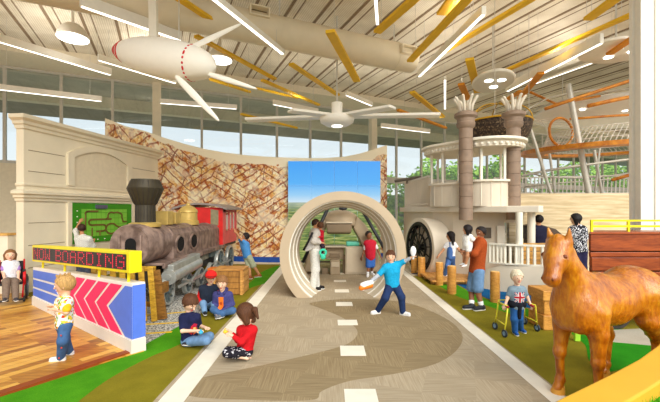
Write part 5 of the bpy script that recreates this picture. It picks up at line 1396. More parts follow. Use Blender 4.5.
# ------------------------------------------------------------------ trees beyond the glass
LEAF = M('leaf_green', (176,210,84), .7, .2, 2, c2=(120,166,48)); BARK = M('bark', (110,90,66), .9, .1)
def tree(px, Y, py_top, w_, lb, nleaf=2200):
    b = P(px, 211, Y); b.z = -.06; zt_ = P(px, py_top, Y).z; t = thing('tree', lb, 'tree', b, 'trees outside the windows')
    mb = MB(); mb.tube([b, b+V((.1,0,zt_*.35)), b+V((-.1,.1,zt_*.75))], [.2,.15,.06], 8)
    for k in range(5):
        a = k*1.3; mb.tube([b+UP*zt_*(.35+.08*k), b+UP*zt_*(.55+.08*k)+V((math.cos(a),math.sin(a),0))*w_*.6], [.08,.03], 6)
    mb.build('trunk', BARK, t)
    mb = MB(); cs_ = [(rng.normal(0,w_*.42), rng.normal(0,w_*.42), zt_*rng.uniform(.38,.92)) for _ in range(16)]
    for i in range(nleaf):
        c = cs_[rng.integers(16)]; q = rng.normal(0,1,3)*w_*.20; s = rng.uniform(.16,.34); n = rng.normal(0,1,3); n /= np.linalg.norm(n); a = np.cross(n,(0,0,1.01)); a /= np.linalg.norm(a); d = np.cross(n,a)
        p = np.array(b)+np.array(c)+q; p[2] = min(p[2], zt_)
        mb.add([p-a*s, p-d*s*.6, p+a*s, p+d*s*.6], [(0,1,2,3)])
    mb.build('foliage', LEAF, t)
for px, Y, py, w_, lb in ((392,36,196,2.0,'small pale tree outside the window between tunnel and boat'),(413,40,172,2.6,'green tree outside, left of the slatted boat fence'),(436,41,156,3.0,'bright green tree outside, seen through the left pilot house'),(457,47,163,2.6,'green tree outside, just behind the left smokestack'),(497,50,155,3.2,'bright green tree outside, seen through the right pilot house'),(478,52,163,2.4,'green tree outside, between the two smokestacks'),(556,58,166,3.2,'green tree outside, seen below the crawl hoop'),(585,56,160,3.0,'green tree outside, seen beside the thick leaning pole'),(615,62,162,3.2,'green tree outside, seen left of the white column')):
    tree(px, Y, py, w_, lb)
# ------------------------------------------------------------------ the people in the hall
JEAN = M('denim', (70,104,150), .85, .12, 12, .3, spec=.15); JEAND = M('dark_denim', (38,56,96), .85, .12, 12, .3, spec=.15); JEANL = M('light_denim', (112,146,184), .85, .12, 12, .3, spec=.15)
def stripes(name, c1, c2, sc_, axis='Z', thr=.5):
    t = NT(name); w = t.n('ShaderNodeTexWave', bands_direction=axis); w.inputs['Scale'].default_value = sc_; w.inputs['Distortion'].default_value = 1.2; w.inputs['Detail'].default_value = 1
    t.l(t.coord(), w.inputs['Vector']); return t.out(t.ramp(w.outputs['Fac'], [(thr-.03, lin(c1)), (thr+.03, lin(c2))]), .9, 0, .1)
def blotch(name, cols, sc_):
    t = NT(name); v = t.n('ShaderNodeTexVoronoi'); v.inputs['Scale'].default_value = sc_; t.l(t.coord(), v.inputs['Vector'])
    s = t.n('ShaderNodeSeparateColor'); t.l(v.outputs['Color'], s.inputs[0]); n = len(cols)
    return t.out(t.ramp(s.outputs[0], [(i/n, lin(c)) for i, c in enumerate(cols)], 'CONSTANT'), .9, 0, .1)
# toddler on the timber floor, facing left
q = person('toddler in colourful short-sleeved shirt and jeans standing on the timber floor', 1.2, .27, 5.17,
 dict(hd=(64.6,285), nk=(65.5,297.5), sl=(60.5,301,.10), sr=(68.0,301,-.12), el=(60,312,.12), er=(66.3,312.5,-.16), wl=(54.5,308.5,.05), wr=(55.5,309.5,-.10), hl=(62.5,325,.05), hr=(65.5,325,-.06),
  kl=(64.5,338,.06), kr=(62.8,341,-.10), fl=(69.5,355), fr=(61,361), tl=(-1,-.2,0), tr=(-1,-.25,0)),
 (-.93,-.35,-.12), 'light', ('tuft','blond'), (blotch('toddler_shirt_print', ((244,242,232),(250,248,240),(246,190,50),(240,242,236),(120,170,70),(248,246,240),(240,210,80),(216,70,50),(246,244,238)), 32), .7), (JEAN, 2, .012), (232,230,224), vox=.006)
C = SDF(); S_, E_ = q['sr'], q['er']; C.cone(S_, S_.lerp(E_,.72), .056, .052); vs, fs = C.mesh(.007); mb = MB(); mb.add(vs, fs); mb.build('sleeve', fab((246,188,40)), q['shirt'], smooth=True)
mb = MB()
for d in ((0,0,.0),(.02,-.02,-.16),(-.02,-.01,-.3)): mb.ell(q['kr']+V((.03,-.075,.10))+V(d), (.011,.008,.012))
mb.build('embroidery', fab((200,70,40)), q['root'])
# girl in the wheelchair
q = person('girl in white top and brown trousers sitting in the red wheelchair', 1.32, .26, 8.5,
 dict(hd=(10.2,255.3,.10), nk=(10.6,262,.12), sl=(5.8,263.6,.04), sr=(15.6,263.6,.20), el=(3.0,272,.0), er=(18.6,272,.18), wl=(4.6,278.5,-.18), wr=(18.2,278.5,.0), hl=(8,281,.05), hr=(13.6,281,.17),
  kl=(6.4,281.5,-.32), kr=(15.0,281.5,-.18), fl=(5.6,300.5,-.40), fr=(15.6,300.5,-.28), tl=(.5,-.85,0), tr=(.75,-.7,0)),
 (.66,-.75,-.02), 'fair', ('long','lightbrown'), ((240,240,246),.55), ((128,110,96),2,.016), (70,66,70), sock=(190,150,210))
mb = MB()
for sd in 'lr':
    C = SDF(); C.cone(q['s'+sd], q['s'+sd].lerp(q['e'+sd],.6), .068, .066); vs, fs = C.mesh(.009); mb.add(vs, fs)
mb.build('sleeves', fab((176,140,216)), q['shirt'], smooth=True)
# child at the board, from behind
q = person('child in white striped shirt reaching up to the green game board', 1.70, .25, 10.6,
 dict(hd=(81.6,228.5), nk=(82.6,235.5), sl=(77.5,238.5,.05), sr=(89,239,-.10), el=(75.6,231,.2), er=(93.5,246,.05), wl=(79.6,222.5,.36), wr=(93.5,240.5,.30), hl=(80.5,256), hr=(87,256), kl=(80,272), kr=(87,272), fl=(79,286.5), fr=(88,286.5), tl=(-.6,.8,0), tr=(-.6,.8,0)),
 (-.75,.65,.05), 'tan', ('crop','darkbrown'), (stripes('striped_shirt', (246,244,236), (96,92,84), 13, 'Z', .80), 1.1), ((70,76,92),2), (60,54,50), palm=None)
# boys on the turf
q = person('boy in navy t-shirt with red print kneeling on the turf in front', 1.15, .27, 5.75,
 dict(hd=(190,303,-.02), nk=(190,313,.02), sl=(182.5,317.5,.02), sr=(197,317,-.06), el=(182.5,331,-.10), er=(199.5,325.5,.06), wl=(197,330.8,-.20), wr=(205,327.5,-.10), hl=(186,341,.02), hr=(193,341,.06),
  kl=(206.5,340,-.22), kr=(209.5,336.5,.06), fl=(190,345.5,-.10), fr=(196,343,.20), tl=(-.9,.2,-.2), tr=(-.9,.2,-.2)),
 (.72,-.35,-.55), 'fair', ('short','brown'), ((34,38,72),.75), (JEANL,2,.016), (54,52,60), vox=.0065)
f = (q['f'].x, -.75, 0); ax_ = V((.82,.57,0)).normalized(); o_ = q['mid'].lerp(q['pel'],.42)+V((.05,-.03,0))
shp = [([(-.06,-.07),(.06,-.08),(.07,.08),(-.05,.09)],0,0)]
shp = [([(-.065,-.05),(-.02,-.09),(0.02,.0),(-.03,.06)],0,0),([(-.0,-.09),(.06,-.06),(.05,.03),(.015,-.01)],1,0),([(-.04,.05),(.03,.0),(.05,.08),(.0,.10)],2,0),([(.0,-.02),(.03,-.01),(.03,.03),(-.01,.03)],3,.001)]
decal('shirt_print', [fab((216,50,44)),fab((240,110,50)),fab((196,40,70)),fab((250,220,120))], q['shirt'], o_, ax_, UP, shp, q['shirt'], .004)
def toy(name, mt, c, r, lb):
    mb = MB(); mb.ell(c, r, None, 14, 8); mb.cyl(c+V((0,0,r[2]*.7)), c+V((0,0,r[2]*1.5)), r[0]*.5, r[0]*.35, 12)
    return tag(mb.build(name, mt, None, smooth=True, auto=50), lb, 'toy')
toy('toy_spinner', M('toy_blue', (60,170,210), .4), q['wl']+V((.075,-.05,-.005)), (.035,.035,.028), 'small blue toy in the hand of the boy in navy')
q = person('boy in red cap and dark vest sitting on the turf behind', 1.2, .27, 7.75,
 dict(hd=(211,277.5,-.04), nk=(209.5,285,.02), sl=(201.5,288.5,.04), sr=(216,288,.04), el=(198.6,298,.06), er=(219,298,.08), wl=(201.5,304.5,-.16), wr=(216.5,305,-.1), hl=(204.5,306,.05), hr=(210.5,306,.05),
  kl=(203,303.5,-.30), kr=(214,304,-.26), fl=(204.5,314,-.38), fr=(214,312,-.42), tl=(.5,-1,0), tr=(.3,-1,0)),
 (.30,-.9,-.12), 'fair', ('crop','brown'), ((206,34,34),2), (JEANL,2,.014), (36,36,40), vest=(40,48,64), cap=(216,40,36))
q = person('boy in blue hooded jacket sitting cross-legged beside the red-capped boy', 1.2, .28, 7.45,
 dict(hd=(222,283,-.06), nk=(222.5,291,.0), sl=(215.5,294.5,.02), sr=(230,294.5,.02), el=(214,304.5,.0), er=(232.5,304,.04), wl=(217.2,311.5,-.22), wr=(220.5,312,-.22), hl=(219,311.5,.06), hr=(226,311.5,.06),
  kl=(213.5,309.5,-.22), kr=(232.5,310.5,-.24), fl=(221.5,317.5,-.28), fr=(217,317.5,-.24), tl=(-.5,-.8,0), tr=(.5,-.7,0)),
 (.0,-.95,-.20), 'fair', ('short','lightbrown'), ((70,70,124),2), (JEAN,2,.014), (110,112,116))
ax_ = V((1,0,0)); o_ = q['mid'].lerp(q['pel'],.45)
decal('shirt_front', [fab((232,120,40)), fab((190,80,40))], q['shirt'], o_, ax_, UP, [([(-.045,-.12),(.045,-.12),(.05,.13),(-.05,.13)],0,0),([(-.02,-.03),(.02,-.03),(.02,.03),(-.02,.03)],1,.002)], q['shirt'], .004)
C = SDF()
for sx in (-1,1): C.cone(q['nk']+V((.055*sx,-.06,-.03)), q['nk']+V((.05*sx,.06,.03)), .03, .035, .03)
C.cone(q['nk']+V((-.06,.06,.02)), q['nk']+V((.06,.06,.02)), .04, .04, .03); vs, fs = C.mesh(.009); mb = MB(); mb.add(vs, fs); mb.build('hood', fab((64,64,116)), q['shirt'], smooth=True)
# girl in red, kneeling, from behind
q = person('girl with ponytail in red top kneeling on the white road line', 1.12, .28, 5.2,
 dict(hd=(245.5,313.5,.0), nk=(247,325,.0), sl=(240.5,329.5,.06), sr=(253.5,329.5,-.06), el=(238,340,.10), er=(241.5,342,-.14), wl=(231,333,.06), wr=(232.5,336,-.08), hl=(242,351,.05), hr=(247.5,351.5,-.04),
  kl=(228,351,.02), kr=(227,353,-.16), fl=(243,359.5,.06), fr=(240,360,-.10), tl=(.95,.15,-.1), tr=(.95,.1,-.1)),
 (-.78,.45,-.38), 'fair', ('pony','brown'), ((206,28,36),1.75), (blotch('dotted_skirt', ((34,32,40),(40,36,44),(30,30,36),(44,40,48),(32,30,38),(36,34,40),(200,196,200)), 60),1.7), None, vox=.0065)
toy('spinning_toy', M('toy_yellow', (240,196,50), .4), q['wl']+V((-.07,-.03,.03)), (.035,.035,.03), 'small yellow toy in the hand of the girl in red')
# boy reaching to the locomotive
q = person('boy in blue shirt and khaki shorts leaning to reach the locomotive cab', 1.42, .25, 11.8,
 dict(hd=(245.4,236.6), nk=(245,242), sl=(242.5,243.5,.08), sr=(247,244.2,-.06), el=(239,238.5,.14), er=(241.8,240,-.10), wl=(235.6,231.5,.2), wr=(237,233.5,.0), hl=(246.2,256.5,.05), hr=(249,256.5,-.05),
  kl=(249.3,267.5,.0), kr=(254,266.5,-.06), fl=(250.3,279), fr=(259.5,277), tl=(-.95,-.2,0), tr=(-.5,-.3,0)),
 (-.8,-.2,.25), 'tan', ('short','black'), ((84,150,214),.7), ((176,180,150),.9,.02), (150,84,44))
# man with child in the ring
q = person('man in pale grey clothes standing inside the tunnel ring with a child on his arm', 1.82, .24, 9.85,
 dict(hd=(316,223.8), nk=(315.4,229.5), sl=(313.6,232.8,.16), sr=(316.4,233,-.16), el=(312.5,241,.2), er=(313.8,241.6,-.26), wl=(319,240.5,.12), wr=(319.8,242.5,-.18), hl=(314,250,.08), hr=(315.4,250,-.08), kl=(315,269,.08), kr=(315.6,269.5,-.08), fl=(316.6,289), fr=(313,290.6), tl=(.95,-.15,0), tr=(.95,-.2,0)),
 (.97,-.15,-.05), 'tan', ('crop','darkbrown'), ((190,182,172),1.95), ((214,212,204),2,.035), (34,30,30))
mb = MB(); a = q['sl'].lerp(q['sr'],.9)+V((-.1,-.08,.02)); mb.slab([P(311.5,232,9.65),P(315,236,9.6),P(313.5,249,9.6),P(306,252,9.75),P(303.5,249,9.8)],(0,1,0),.10); cs = mb.build('coat_tail', fab((206,202,198)), q['root'], bevel=.03)
mb = MB(); mb.tube([P(312.5,232.5,9.6),P(308.5,241,9.65),P(303.6,250,9.75)], .03, 8); mb.build('strap', fab((40,38,40)), q['root'], smooth=True)
q = person('small child in red top carried by the man in grey', .80, .21, 9.80,
 dict(hd=(320.4,225.8), nk=(320.2,230.4), sl=(318.4,232,.06), sr=(322,232,-.08), el=(317.6,236,.08), er=(322.4,237,-.12), wl=(316.4,233.5,.02), wr=(319.5,237,-.16), hl=(319.4,243,.06), hr=(321.4,243,-.06), kl=(321.5,247,.10), kr=(323,247,-.12), fl=(321,253.5,.1), fr=(322.4,254,-.12), tl=(.9,-.2,-.2), tr=(.9,-.2,-.2)),
 (-.3,.9,.0), 'tan', ('crop','brown'), ((176,28,44),2), ((52,34,48),2), (50,44,50), gz=.95, fat=1.25)
mb = MB(); c = P(323,254.5,9.55); mb.ring(c+UP*.05, .075, .03, (0,1,0), 20, 8); mb.ell(c-UP*.06, (.07,.05,.07)); tag(mb.build('stuffed_toy', M('teal_plush', (60,196,160), .8), None, smooth=True), 'teal ring-shaped toy hanging beside the man in grey', 'toy')
# boy with red vest
q = person('boy in red vest and blue shorts standing in the tunnel by the beige cabinet', 1.40, .25, 11.95,
 dict(hd=(368.8,235), nk=(369.5,240.8), sl=(366,243,.0), sr=(374,243,-.0), el=(364.4,250,.0), er=(377.4,249,.0), wl=(362.2,256.5,-.06), wr=(380.2,255.5,-.04), hl=(368.6,257), hr=(372.4,257), kl=(368.4,266,-.03), kr=(372.4,265.5,.02), fl=(367.8,276.5), fr=(371.6,274.8), tl=(-.2,-1,0), tr=(.4,-.9,0)),
 (.55,-.83,.05), 'brown', ('crop','black'), ((236,234,236),.8), ((64,112,196),.95,.025), (240,238,236), vest=(204,40,60), sock=(236,236,236))
mb = MB()
for sd in 'lr':
    a, b = q['h'+sd].lerp(q['k'+sd],.55), q['h'+sd].lerp(q['k'+sd],.97); mb.cyl(a, b, .082, .092, n=18)
mb.build('white_band', fab((232,236,244)), q['root'], smooth=True, auto=40)
# boy in turquoise
q = person('boy in turquoise shirt and dark jeans lunging on the road with arms out', 1.38, .255, 7.55,
 dict(hd=(390.6,257), nk=(391.2,264.5), sl=(385.2,267.5,-.06), sr=(398,264.5,.06), el=(378.6,275,-.12), er=(404.6,261.2,.0), wl=(371.2,281,-.20), wr=(410.2,258.2,-.06), hl=(390,285,-.02), hr=(395,285,.02), kl=(385.2,298,-.12), kr=(401.4,297,-.10), fl=(377.6,313.6), fr=(402.8,315), tl=(-.9,-.45,0), tr=(.8,-.6,0)),
 (-.15,-.97,.02), 'light', ('short','brown'), ((30,160,206),.9), (JEAND,2,.012), (240,238,234), vox=.0068)
for sd in 'lr':
    C = SDF(); C.cone(q['s'+sd].lerp(q['e'+sd],.8), q['e'+sd], .050, .044, .02); C.cone(q['e'+sd], q['e'+sd].lerp(q['w'+sd],.92), .046, .036, .02); vs, fs = C.mesh(.008); mb = MB(); mb.add(vs, fs); mb.build('undersleeve', fab((176,180,186)), q['shirt'], smooth=True)
C = SDF(); C.cone(q['nk']+V((-.05,-.03,-.0)), q['nk']+V((.05,-.03,-.0)), .028, .028, .02); C.cone(q['nk']+V((-.05,.04,.01)), q['nk']+V((.05,.04,.01)), .028, .028, .02); vs, fs = C.mesh(.008); mb = MB(); mb.add(vs, fs); mb.build('collar', fab((24,140,186)), q['shirt'], smooth=True)
c = P(366.6,284.4,7.3); mb = MB(); S = SDF(); S.cone(c+V((.09,.0,.035)), c+V((-.06,-.03,-.015)), .05, .06, .03); S.cone(c+V((.02,0,.03)), c+V((-.1,-.04,-.0)), .04, .035, .03); vs, fs = S.mesh(.008); mb.add(vs, fs)
root_ = thing('orange_glider', 'orange and white toy glider in the left hand of the boy in turquoise', 'toy', c)
mb.build('shell', M('glider_white', (244,240,236), .4), root_, smooth=True); mb = MB(); S = SDF(); S.cone(c+V((.08,-.01,-.02)), c+V((-.11,-.05,-.06)), .05, .05, .03); vs, fs = S.mesh(.008); mb.add(vs, fs); mb.build('keel', M('glider_orange', (244,130,30), .4), root_, smooth=True)
c = P(413.2,254,7.45); mb = MB(); S = SDF(); S.cone(c-UP*.09, c+UP*.06, .022, .03, .03); S.ell(c+UP*.06, (.06,.035,.10), None, .03); vs, fs = S.mesh(.008); mb.add(vs, fs)
tag(mb.build('white_paddle', M('paddle_white', (244,242,240), .4), None, smooth=True), 'white toy paddle raised in the outstretched hand of the boy in turquoise', 'toy')
# girl in overalls on the boardwalk
q = person('girl with long dark hair in blue overalls walking on the boardwalk', 1.32, .27, 11.15,
 dict(hd=(450.4,236), nk=(450.4,242), sl=(446.8,244.6,.06), sr=(454.4,244.2,-.04), el=(443.2,250,.05), er=(458.4,249,-.08), wl=(439,255.2,.0), wr=(462,253.8,-.2), hl=(449,257,.05), hr=(452.2,257,-.05), kl=(447.6,266,-.10), kr=(452.4,265.2,.10), fl=(445,276), fr=(452.8,274.2), tl=(-.9,.3,0), tr=(-.7,.5,0)),
 (-.8,.45,-.05), 'tan', ('long','black'), ((240,238,240),.5), (M('overall_denim', (72,112,176), .85, .14, 10, .3),2,.02), (226,226,230), gz=.135)
C = SDF(); 
for a in (-.35,.35):
    C.cone(q['mid'].lerp(q['pel'],.35)+q['r']*a*.13, q['pel']+q['r']*a*.12, .098, .108, .05)
C.cut(q['mid'].lerp(q['pel'],.12), UP); vs, fs = C.mesh(.009); mb = MB(); mb.add(vs, fs); mb.build('overall_bib', M('overall_denim', (72,112,176), .85, .14, 10, .3), q['root'], smooth=True)
mb = MB()
for a in (-.05,.05): mb.tube([q['mid'].lerp(q['pel'],.3)+V((a,-.12,0)), q['mid']+V((a,-.085,.05)), q['mid']+V((a,.0,.085))], .016, 6)
mb.build('overall_strap', fab((64,100,160)), q['root'], smooth=True)
# man in brown with child
q = person('man in rust-brown shirt and denim shorts holding a small child by the boat', 1.72, .25, 8.0,
 dict(hd=(480.8,232.5), nk=(480.2,239), sl=(476.4,242.5,.14), sr=(481.6,242.6,-.16), el=(472.4,252.5,.18), er=(474.6,254,-.24), wl=(466.6,250.5,.10), wr=(466.4,252,-.12), hl=(475,271,.09), hr=(478.6,271,-.09), kl=(471.6,290,.06), kr=(477.6,290.5,-.10), fl=(471.6,309.2), fr=(481.6,310.2), tl=(-.95,-.15,0), tr=(-.9,-.35,0)),
 (-.9,-.40,-.05), 'brown', ('crop','black'), ((168,76,34),1.05), (JEANL,.88,.03), (44,46,52), sock=(240,240,238), fat=1.02)
q = person('small child in white top held by the man in rust-brown shirt', .84, .21, 7.92,
 dict(hd=(467.4,229.8), nk=(467.6,234.4), sl=(465,236.6,.08), sr=(470.4,236.6,-.02), el=(464.6,241,.08), er=(472.6,239.5,-.10), wl=(467,244.6,.08), wr=(476,237.5,-.12), hl=(466.2,246,.05), hr=(469,246,-.04), kl=(464.6,255,.04), kr=(467.6,256,-.08), fl=(463.4,265,.08), fr=(465.4,266.6,-.04), tl=(-.8,-.1,-.3), tr=(-.8,-.2,-.3)),
 (-.7,.7,-.02), 'tan', ('bob','black'), ((244,240,232),1.4), ((238,234,226),.4), (240,236,232), gz=.95, fat=1.3)
# boy with the walker
q = person('pale blond boy in union-flag t-shirt standing with a yellow walker', 1.08, .235, 6.3,
 dict(hd=(517,277.4,-.02), nk=(517,286.2), sl=(511.2,289.6), sr=(523,289.6), el=(507.6,297.5,.0), er=(527,296.8,.0), wl=(505.4,304.2,-.04), wr=(530,303.4,-.04), hl=(514.6,307), hr=(519.6,307), kl=(514.4,319,-.02), kr=(519.4,318,.02), fl=(515,334), fr=(520.6,331.4), tl=(-.15,-1,0), tr=(.2,-1,0)),
 (-.02,-1,-.05), 'fair', ('short','pale'), ((132,152,164),.62), (M('bright_denim', (44,104,176), .85, .12, 12, .3),2,.012), (40,96,176), vox=.0062)
o_ = q['mid'].lerp(q['pel'],.38); a_, b_ = .085, .085
NV, RD, WT = fab((44,58,104)), fab((196,42,56)), fab((236,234,232))
flag = [([(-a_,-b_),(a_,-b_),(a_,b_),(-a_,b_)],0,0)]
for s in (1,-1):
    flag.append(([(-a_,-b_*s+.02),(-a_+.02,-b_*s),(a_,b_*s-.02),(a_-.02,b_*s)] if s > 0 else [(-a_,b_-.02),(-a_+.02,b_),(a_,-b_+.02),(a_-.02,-b_)],2,.0012))
    flag.append(([(-a_,-b_+.008),(-a_+.008,-b_),(a_,b_-.008),(a_-.008,b_)] if s > 0 else [(-a_,b_-.008),(-a_+.008,b_),(a_,-b_+.008),(a_-.008,-b_)],1,.0018))
flag += [([(-.030,-b_),(.030,-b_),(.030,b_),(-.030,b_)],2,.0024),([(-a_,-.030),(a_,-.030),(a_,.030),(-a_,.030)],2,.0026),([(-.017,-b_),(.017,-b_),(.017,b_),(-.017,b_)],1,.0034),([(-a_,-.017),(a_,-.017),(a_,.017),(-a_,.017)],1,.0036)]
decal('flag_print', [NV, RD, WT], q['shirt'], o_, V((1,0,0)), UP, flag, q['shirt'], .003)
C = SDF(); C.cone(q['pel']+V((-.06,0,.06)), q['pel']+V((.06,0,.06)), .092, .092, .03); C.cone(q['pel']+V((-.0,-.075,.04)), q['pel']+V((.0,-.075,-.16)), .04, .03, .03); C.cut(q['pel']+UP*.12, UP); vs, fs = C.mesh(.008); mb = MB(); mb.add(vs, fs); mb.build('harness', fab((34,36,44)), q['root'], smooth=True)
wk = thing('walker', 'yellow four-wheeled walking frame around the blond boy', 'walker', G(516,333))
WY = M('walker_yellow', (232,220,60), .35, .04, metal=.1); WGR = M('walker_grip', (170,40,50), .7); WT_ = M('walker_tyre', (50,60,70), .6); WHB = M('walker_hub', (140,170,200), .4)
LH, RH = q['wl'].copy(), q['wr'].copy(); gl_ = [G(495,329.5), G(504.5,337.5), G(537,331.5), G(524.5,324.5)]
def wtop(i): return {0: LH+V((-.05,.16,-.02)), 1: LH+V((.0,-.08,-.03)), 2: RH+V((.05,-.08,-.03)), 3: RH+V((-.02,.16,-.02))}[i]
mb = MB()
for i in range(4): mb.tube([wtop(i), wtop(i).lerp(gl_[i],.5)+V((0,0,.02)), gl_[i]+UP*.10], .0135, 8)
for a, b in ((0,1),(3,2)): mb.tube([wtop(a)+UP*.02, wtop(b)+UP*.015], .0135, 8)
mb.tube([wtop(0), wtop(0)+V((.06,.12,.02)), wtop(3)+V((-.06,.12,.02)), wtop(3)], .0135, 8)
for a, b in ((0,1),(3,2)): mb.tube([wtop(a).lerp(gl_[a],.6), wtop(b).lerp(gl_[b],.6)], .011, 8)
mb.build('frame', WY, wk, smooth=True)
for h in (LH, RH): mb = MB(); mb.tube([h+V((0,-.10,-.025)), h+V((0,.04,-.02))], .019, 10); mb.build('grip', WGR, wk, smooth=True)
for g in gl_:
    mb = MB(); mb.ring(g+UP*.066, .050, .016, (1,.25,0), 24, 8); w_ = mb.build('wheel', WT_, wk, smooth=True); mb = MB(); mb.cyl(g+UP*.066-V((.012,.003,0)), g+UP*.066+V((.012,.003,0)), .036, n=16); mb.build('wheel_hub', WHB, w_)
    mb = MB(); mb.tube([g+UP*.066+V((.022,0,0)), g+UP*.11+V((.018,0,0)), g+UP*.135], .008, 6); mb.build('fork', STEELW, w_)
# two people on the boat deck seen from behind
q = person('dark-haired person in navy top seen from behind on the boat deck', 1.58, .26, 10.55,
 dict(hd=(538.8,219.8), nk=(538.4,226), sl=(533.6,229,.0), sr=(543.6,229,.0), el=(531.6,239,-.02), er=(545.2,238.5,.0), wl=(533,247,-.12), wr=(544,246.5,.14), hl=(536,249), hr=(541.4,249), kl=(535.6,262,.05), kr=(541.6,262,-.05), fl=(535,274.5,.0), fr=(541.6,274.5,.0), tl=(0,1,0), tr=(.2,1,0)),
 (-.2,.98,0), 'tan', ('short','black'), ((40,40,62),.8), ((50,50,60),2), (40,38,40), gz=.30)
mb = MB(); mb.box(P(532,240,10.36),(.14,.12,.26)); mb.build('shoulder_bag', fab((150,26,54)), q['root'], bevel=.02)
q = person('woman in black and white patterned top seen from behind near the wagon', 1.66, .26, 8.9,
 dict(hd=(575.6,219), nk=(577,226), sl=(572,229.6,.05), sr=(583,229.2,-.05), el=(569.6,238.5,.02), er=(586,239,-.05), wl=(571,247,.20), wr=(585.4,248.5,.1), hl=(576,250), hr=(582.4,250), kl=(576,268), kr=(582.6,268), fl=(575,290,.0), fr=(583,290,.0), tl=(-.3,1,0), tr=(.2,1,0)),
 (-.62,.78,0), 'light', ('bob','black'), (blotch('patterned_top', ((28,26,34),(236,234,236),(40,38,46),(30,28,36),(226,224,228),(48,46,54)), 60),.8), ((52,50,84),2,.02), (180,60,120), gz=.20)
MB().box((6.1,8.75,.10),(1.3,.9,.20)).build('floor_step', CREAM)['kind'] = 'structure'
# ------------------------------------------------------------------ the carved horse
HO = V((2.83,4.16,0)); HFW = V((-.895,-.447,0)).normalized(); HL = UP.cross(HFW).normalized()
def Hh(x, y, z):
    if x < -.4: x = -.4+(x+.4)*.90
    return HO+HFW*x+HL*y+UP*z
hm = NT('polished_wood_horse')
v_ = hm.coord(scale=(1,1,1)); n1 = hm.noise(v_, 3.2, 4, .6); n2 = hm.noise(hm.coord(scale=(6,6,2)), 5, 4)
vo = hm.n('ShaderNodeTexVoronoi'); vo.inputs['Scale'].default_value = 7; hm.l(v_, vo.inputs['Vector'])
f_ = hm.math('ADD', hm.math('MULTIPLY', n1, .6), hm.math('MULTIPLY', n2, .4))
hm.bump(hm.math('ADD', n2, hm.math('MULTIPLY', vo.outputs['Distance'], .8)), .35, .04)
hm.b.inputs['Coat Weight'].default_value = .3; hm.b.inputs['Coat Roughness'].default_value = .2
HMAT = hm.out(hm.ramp(f_, [(.36, lin((148,72,4))), (.5, lin((186,106,8))), (.64, lin((208,138,18)))]), .34, 0, .5)
B = SDF(); k = .09
B.cone(Hh(.06,0,1.08), Hh(-.5,0,1.05), .245, .275, k); B.cone(Hh(-.5,0,1.05), Hh(-1.0,0,1.11), .275, .265, k)
B.ell(Hh(-1.13,.10,1.12), (.24,.24,.27), None, k); B.ell(Hh(-1.13,-.10,1.12), (.24,.24,.27), None, k)
B.cone(Hh(.0,0,1.25), Hh(-.28,0,1.27), .14, .12, .12); B.cone(Hh(-.95,0,1.24), Hh(-1.2,0,1.22), .16, .14, .12)
B.ell(Hh(.16,.07,1.0), (.16,.16,.24), None, .07); B.ell(Hh(.16,-.07,1.0), (.16,.16,.24), None, .07)
B.cone(Hh(.10,0,1.16), Hh(.31,0,1.52), .20, .128, .10); B.cone(Hh(.31,0,1.52), Hh(.40,0,1.70), .128, .10, .06)
B.cone(Hh(-.1,0,1.33), Hh(.25,0,1.66), .05, .045, .08); B.cone(Hh(.25,0,1.66), Hh(.40,0,1.80), .045, .04, .06)
# head: forehead, jaw, muzzle
pl_, mz = Hh(.42,0,1.71), Hh(.62,.05,1.40); hd_ = (mz-pl_).normalized()
B.cone(pl_, pl_.lerp(mz,.45), .128, .106, .05); B.cone(pl_.lerp(mz,.4), mz, .104, .078, .05)
B.ell(pl_+hd_*.12-HFW*.085-UP*.03, (.10,.10,.14), None, .05)
B.ell(mz, (.084,.084,.076), None, .03); B.cone(mz+HL*.034+hd_*.01+HFW*.04, mz+HL*.03-hd_*.02+HFW*.05, .028, .022, .02); B.cone(mz-HL*.034+hd_*.01+HFW*.04, mz-HL*.03-hd_*.02+HFW*.05, .028, .022, .02)
B.cone(mz-HFW*.02-UP*.05, mz-HFW*.07-UP*.0, .04, .045, .03)
for s in (-1,1):
    B.cone(pl_+HL*s*.09-HFW*.02+UP*.07, pl_+HL*s*.115+UP*.20, .046, .012, .03)
    B.cone(pl_+HL*s*.10+hd_*.13+HFW*.03, pl_+HL*s*.07+hd_*.05+HFW*.05, .028, .03, .03)
    fx = .05 if s < 0 else .0
    y = .19*s
    B.cone(Hh(.05,y*.9,1.0), Hh(.04,y,.78), .14, .095, .07); B.cone(Hh(.04,y,.78), Hh(.04+fx,y,.48), .095, .062, .04)
    B.ell(Hh(.05+fx,y,.47), (.066,.066,.075), None, .03); B.cone(Hh(.045+fx,y,.44), Hh(.03+fx,y,.16), .05, .042, .03)
    B.ell(Hh(.035+fx,y,.15), (.056,.056,.055), None, .025); B.cone(Hh(.04+fx,y,.13), Hh(.08+fx,y,.06), .046, .058, .02)
    hx = -.06 if s > 0 else .28
    B.cone(Hh(-1.12,y*.85,1.08), Hh(-1.02+hx,y*1.0,.80), .21, .135, .09); B.cone(Hh(-1.02+hx,y,.80), Hh(-1.25+hx,y,.53), .125, .066, .05)
    B.ell(Hh(-1.27+hx,y,.52), (.06,.06,.075), None, .03); B.cone(Hh(-1.25+hx,y,.50), Hh(-1.20+hx,y,.16), .054, .043, .03)
    B.ell(Hh(-1.19+hx,y,.15), (.056,.056,.055), None, .025); B.cone(Hh(-1.18+hx,y,.13), Hh(-1.13+hx,y,.06), .046, .058, .02)
B.cone(Hh(-1.34,0,1.30), Hh(-1.48,0,1.18), .06, .075, .05); B.cone(Hh(-1.48,0,1.18), Hh(-1.54,.02,.80), .075, .085, .05); B.cone(Hh(-1.54,.02,.80), Hh(-1.50,.02,.52), .085, .03, .05)
B.cone(pl_+UP*.11+HFW*.02, pl_+hd_*.14+HFW*.095, .035, .022, .03)
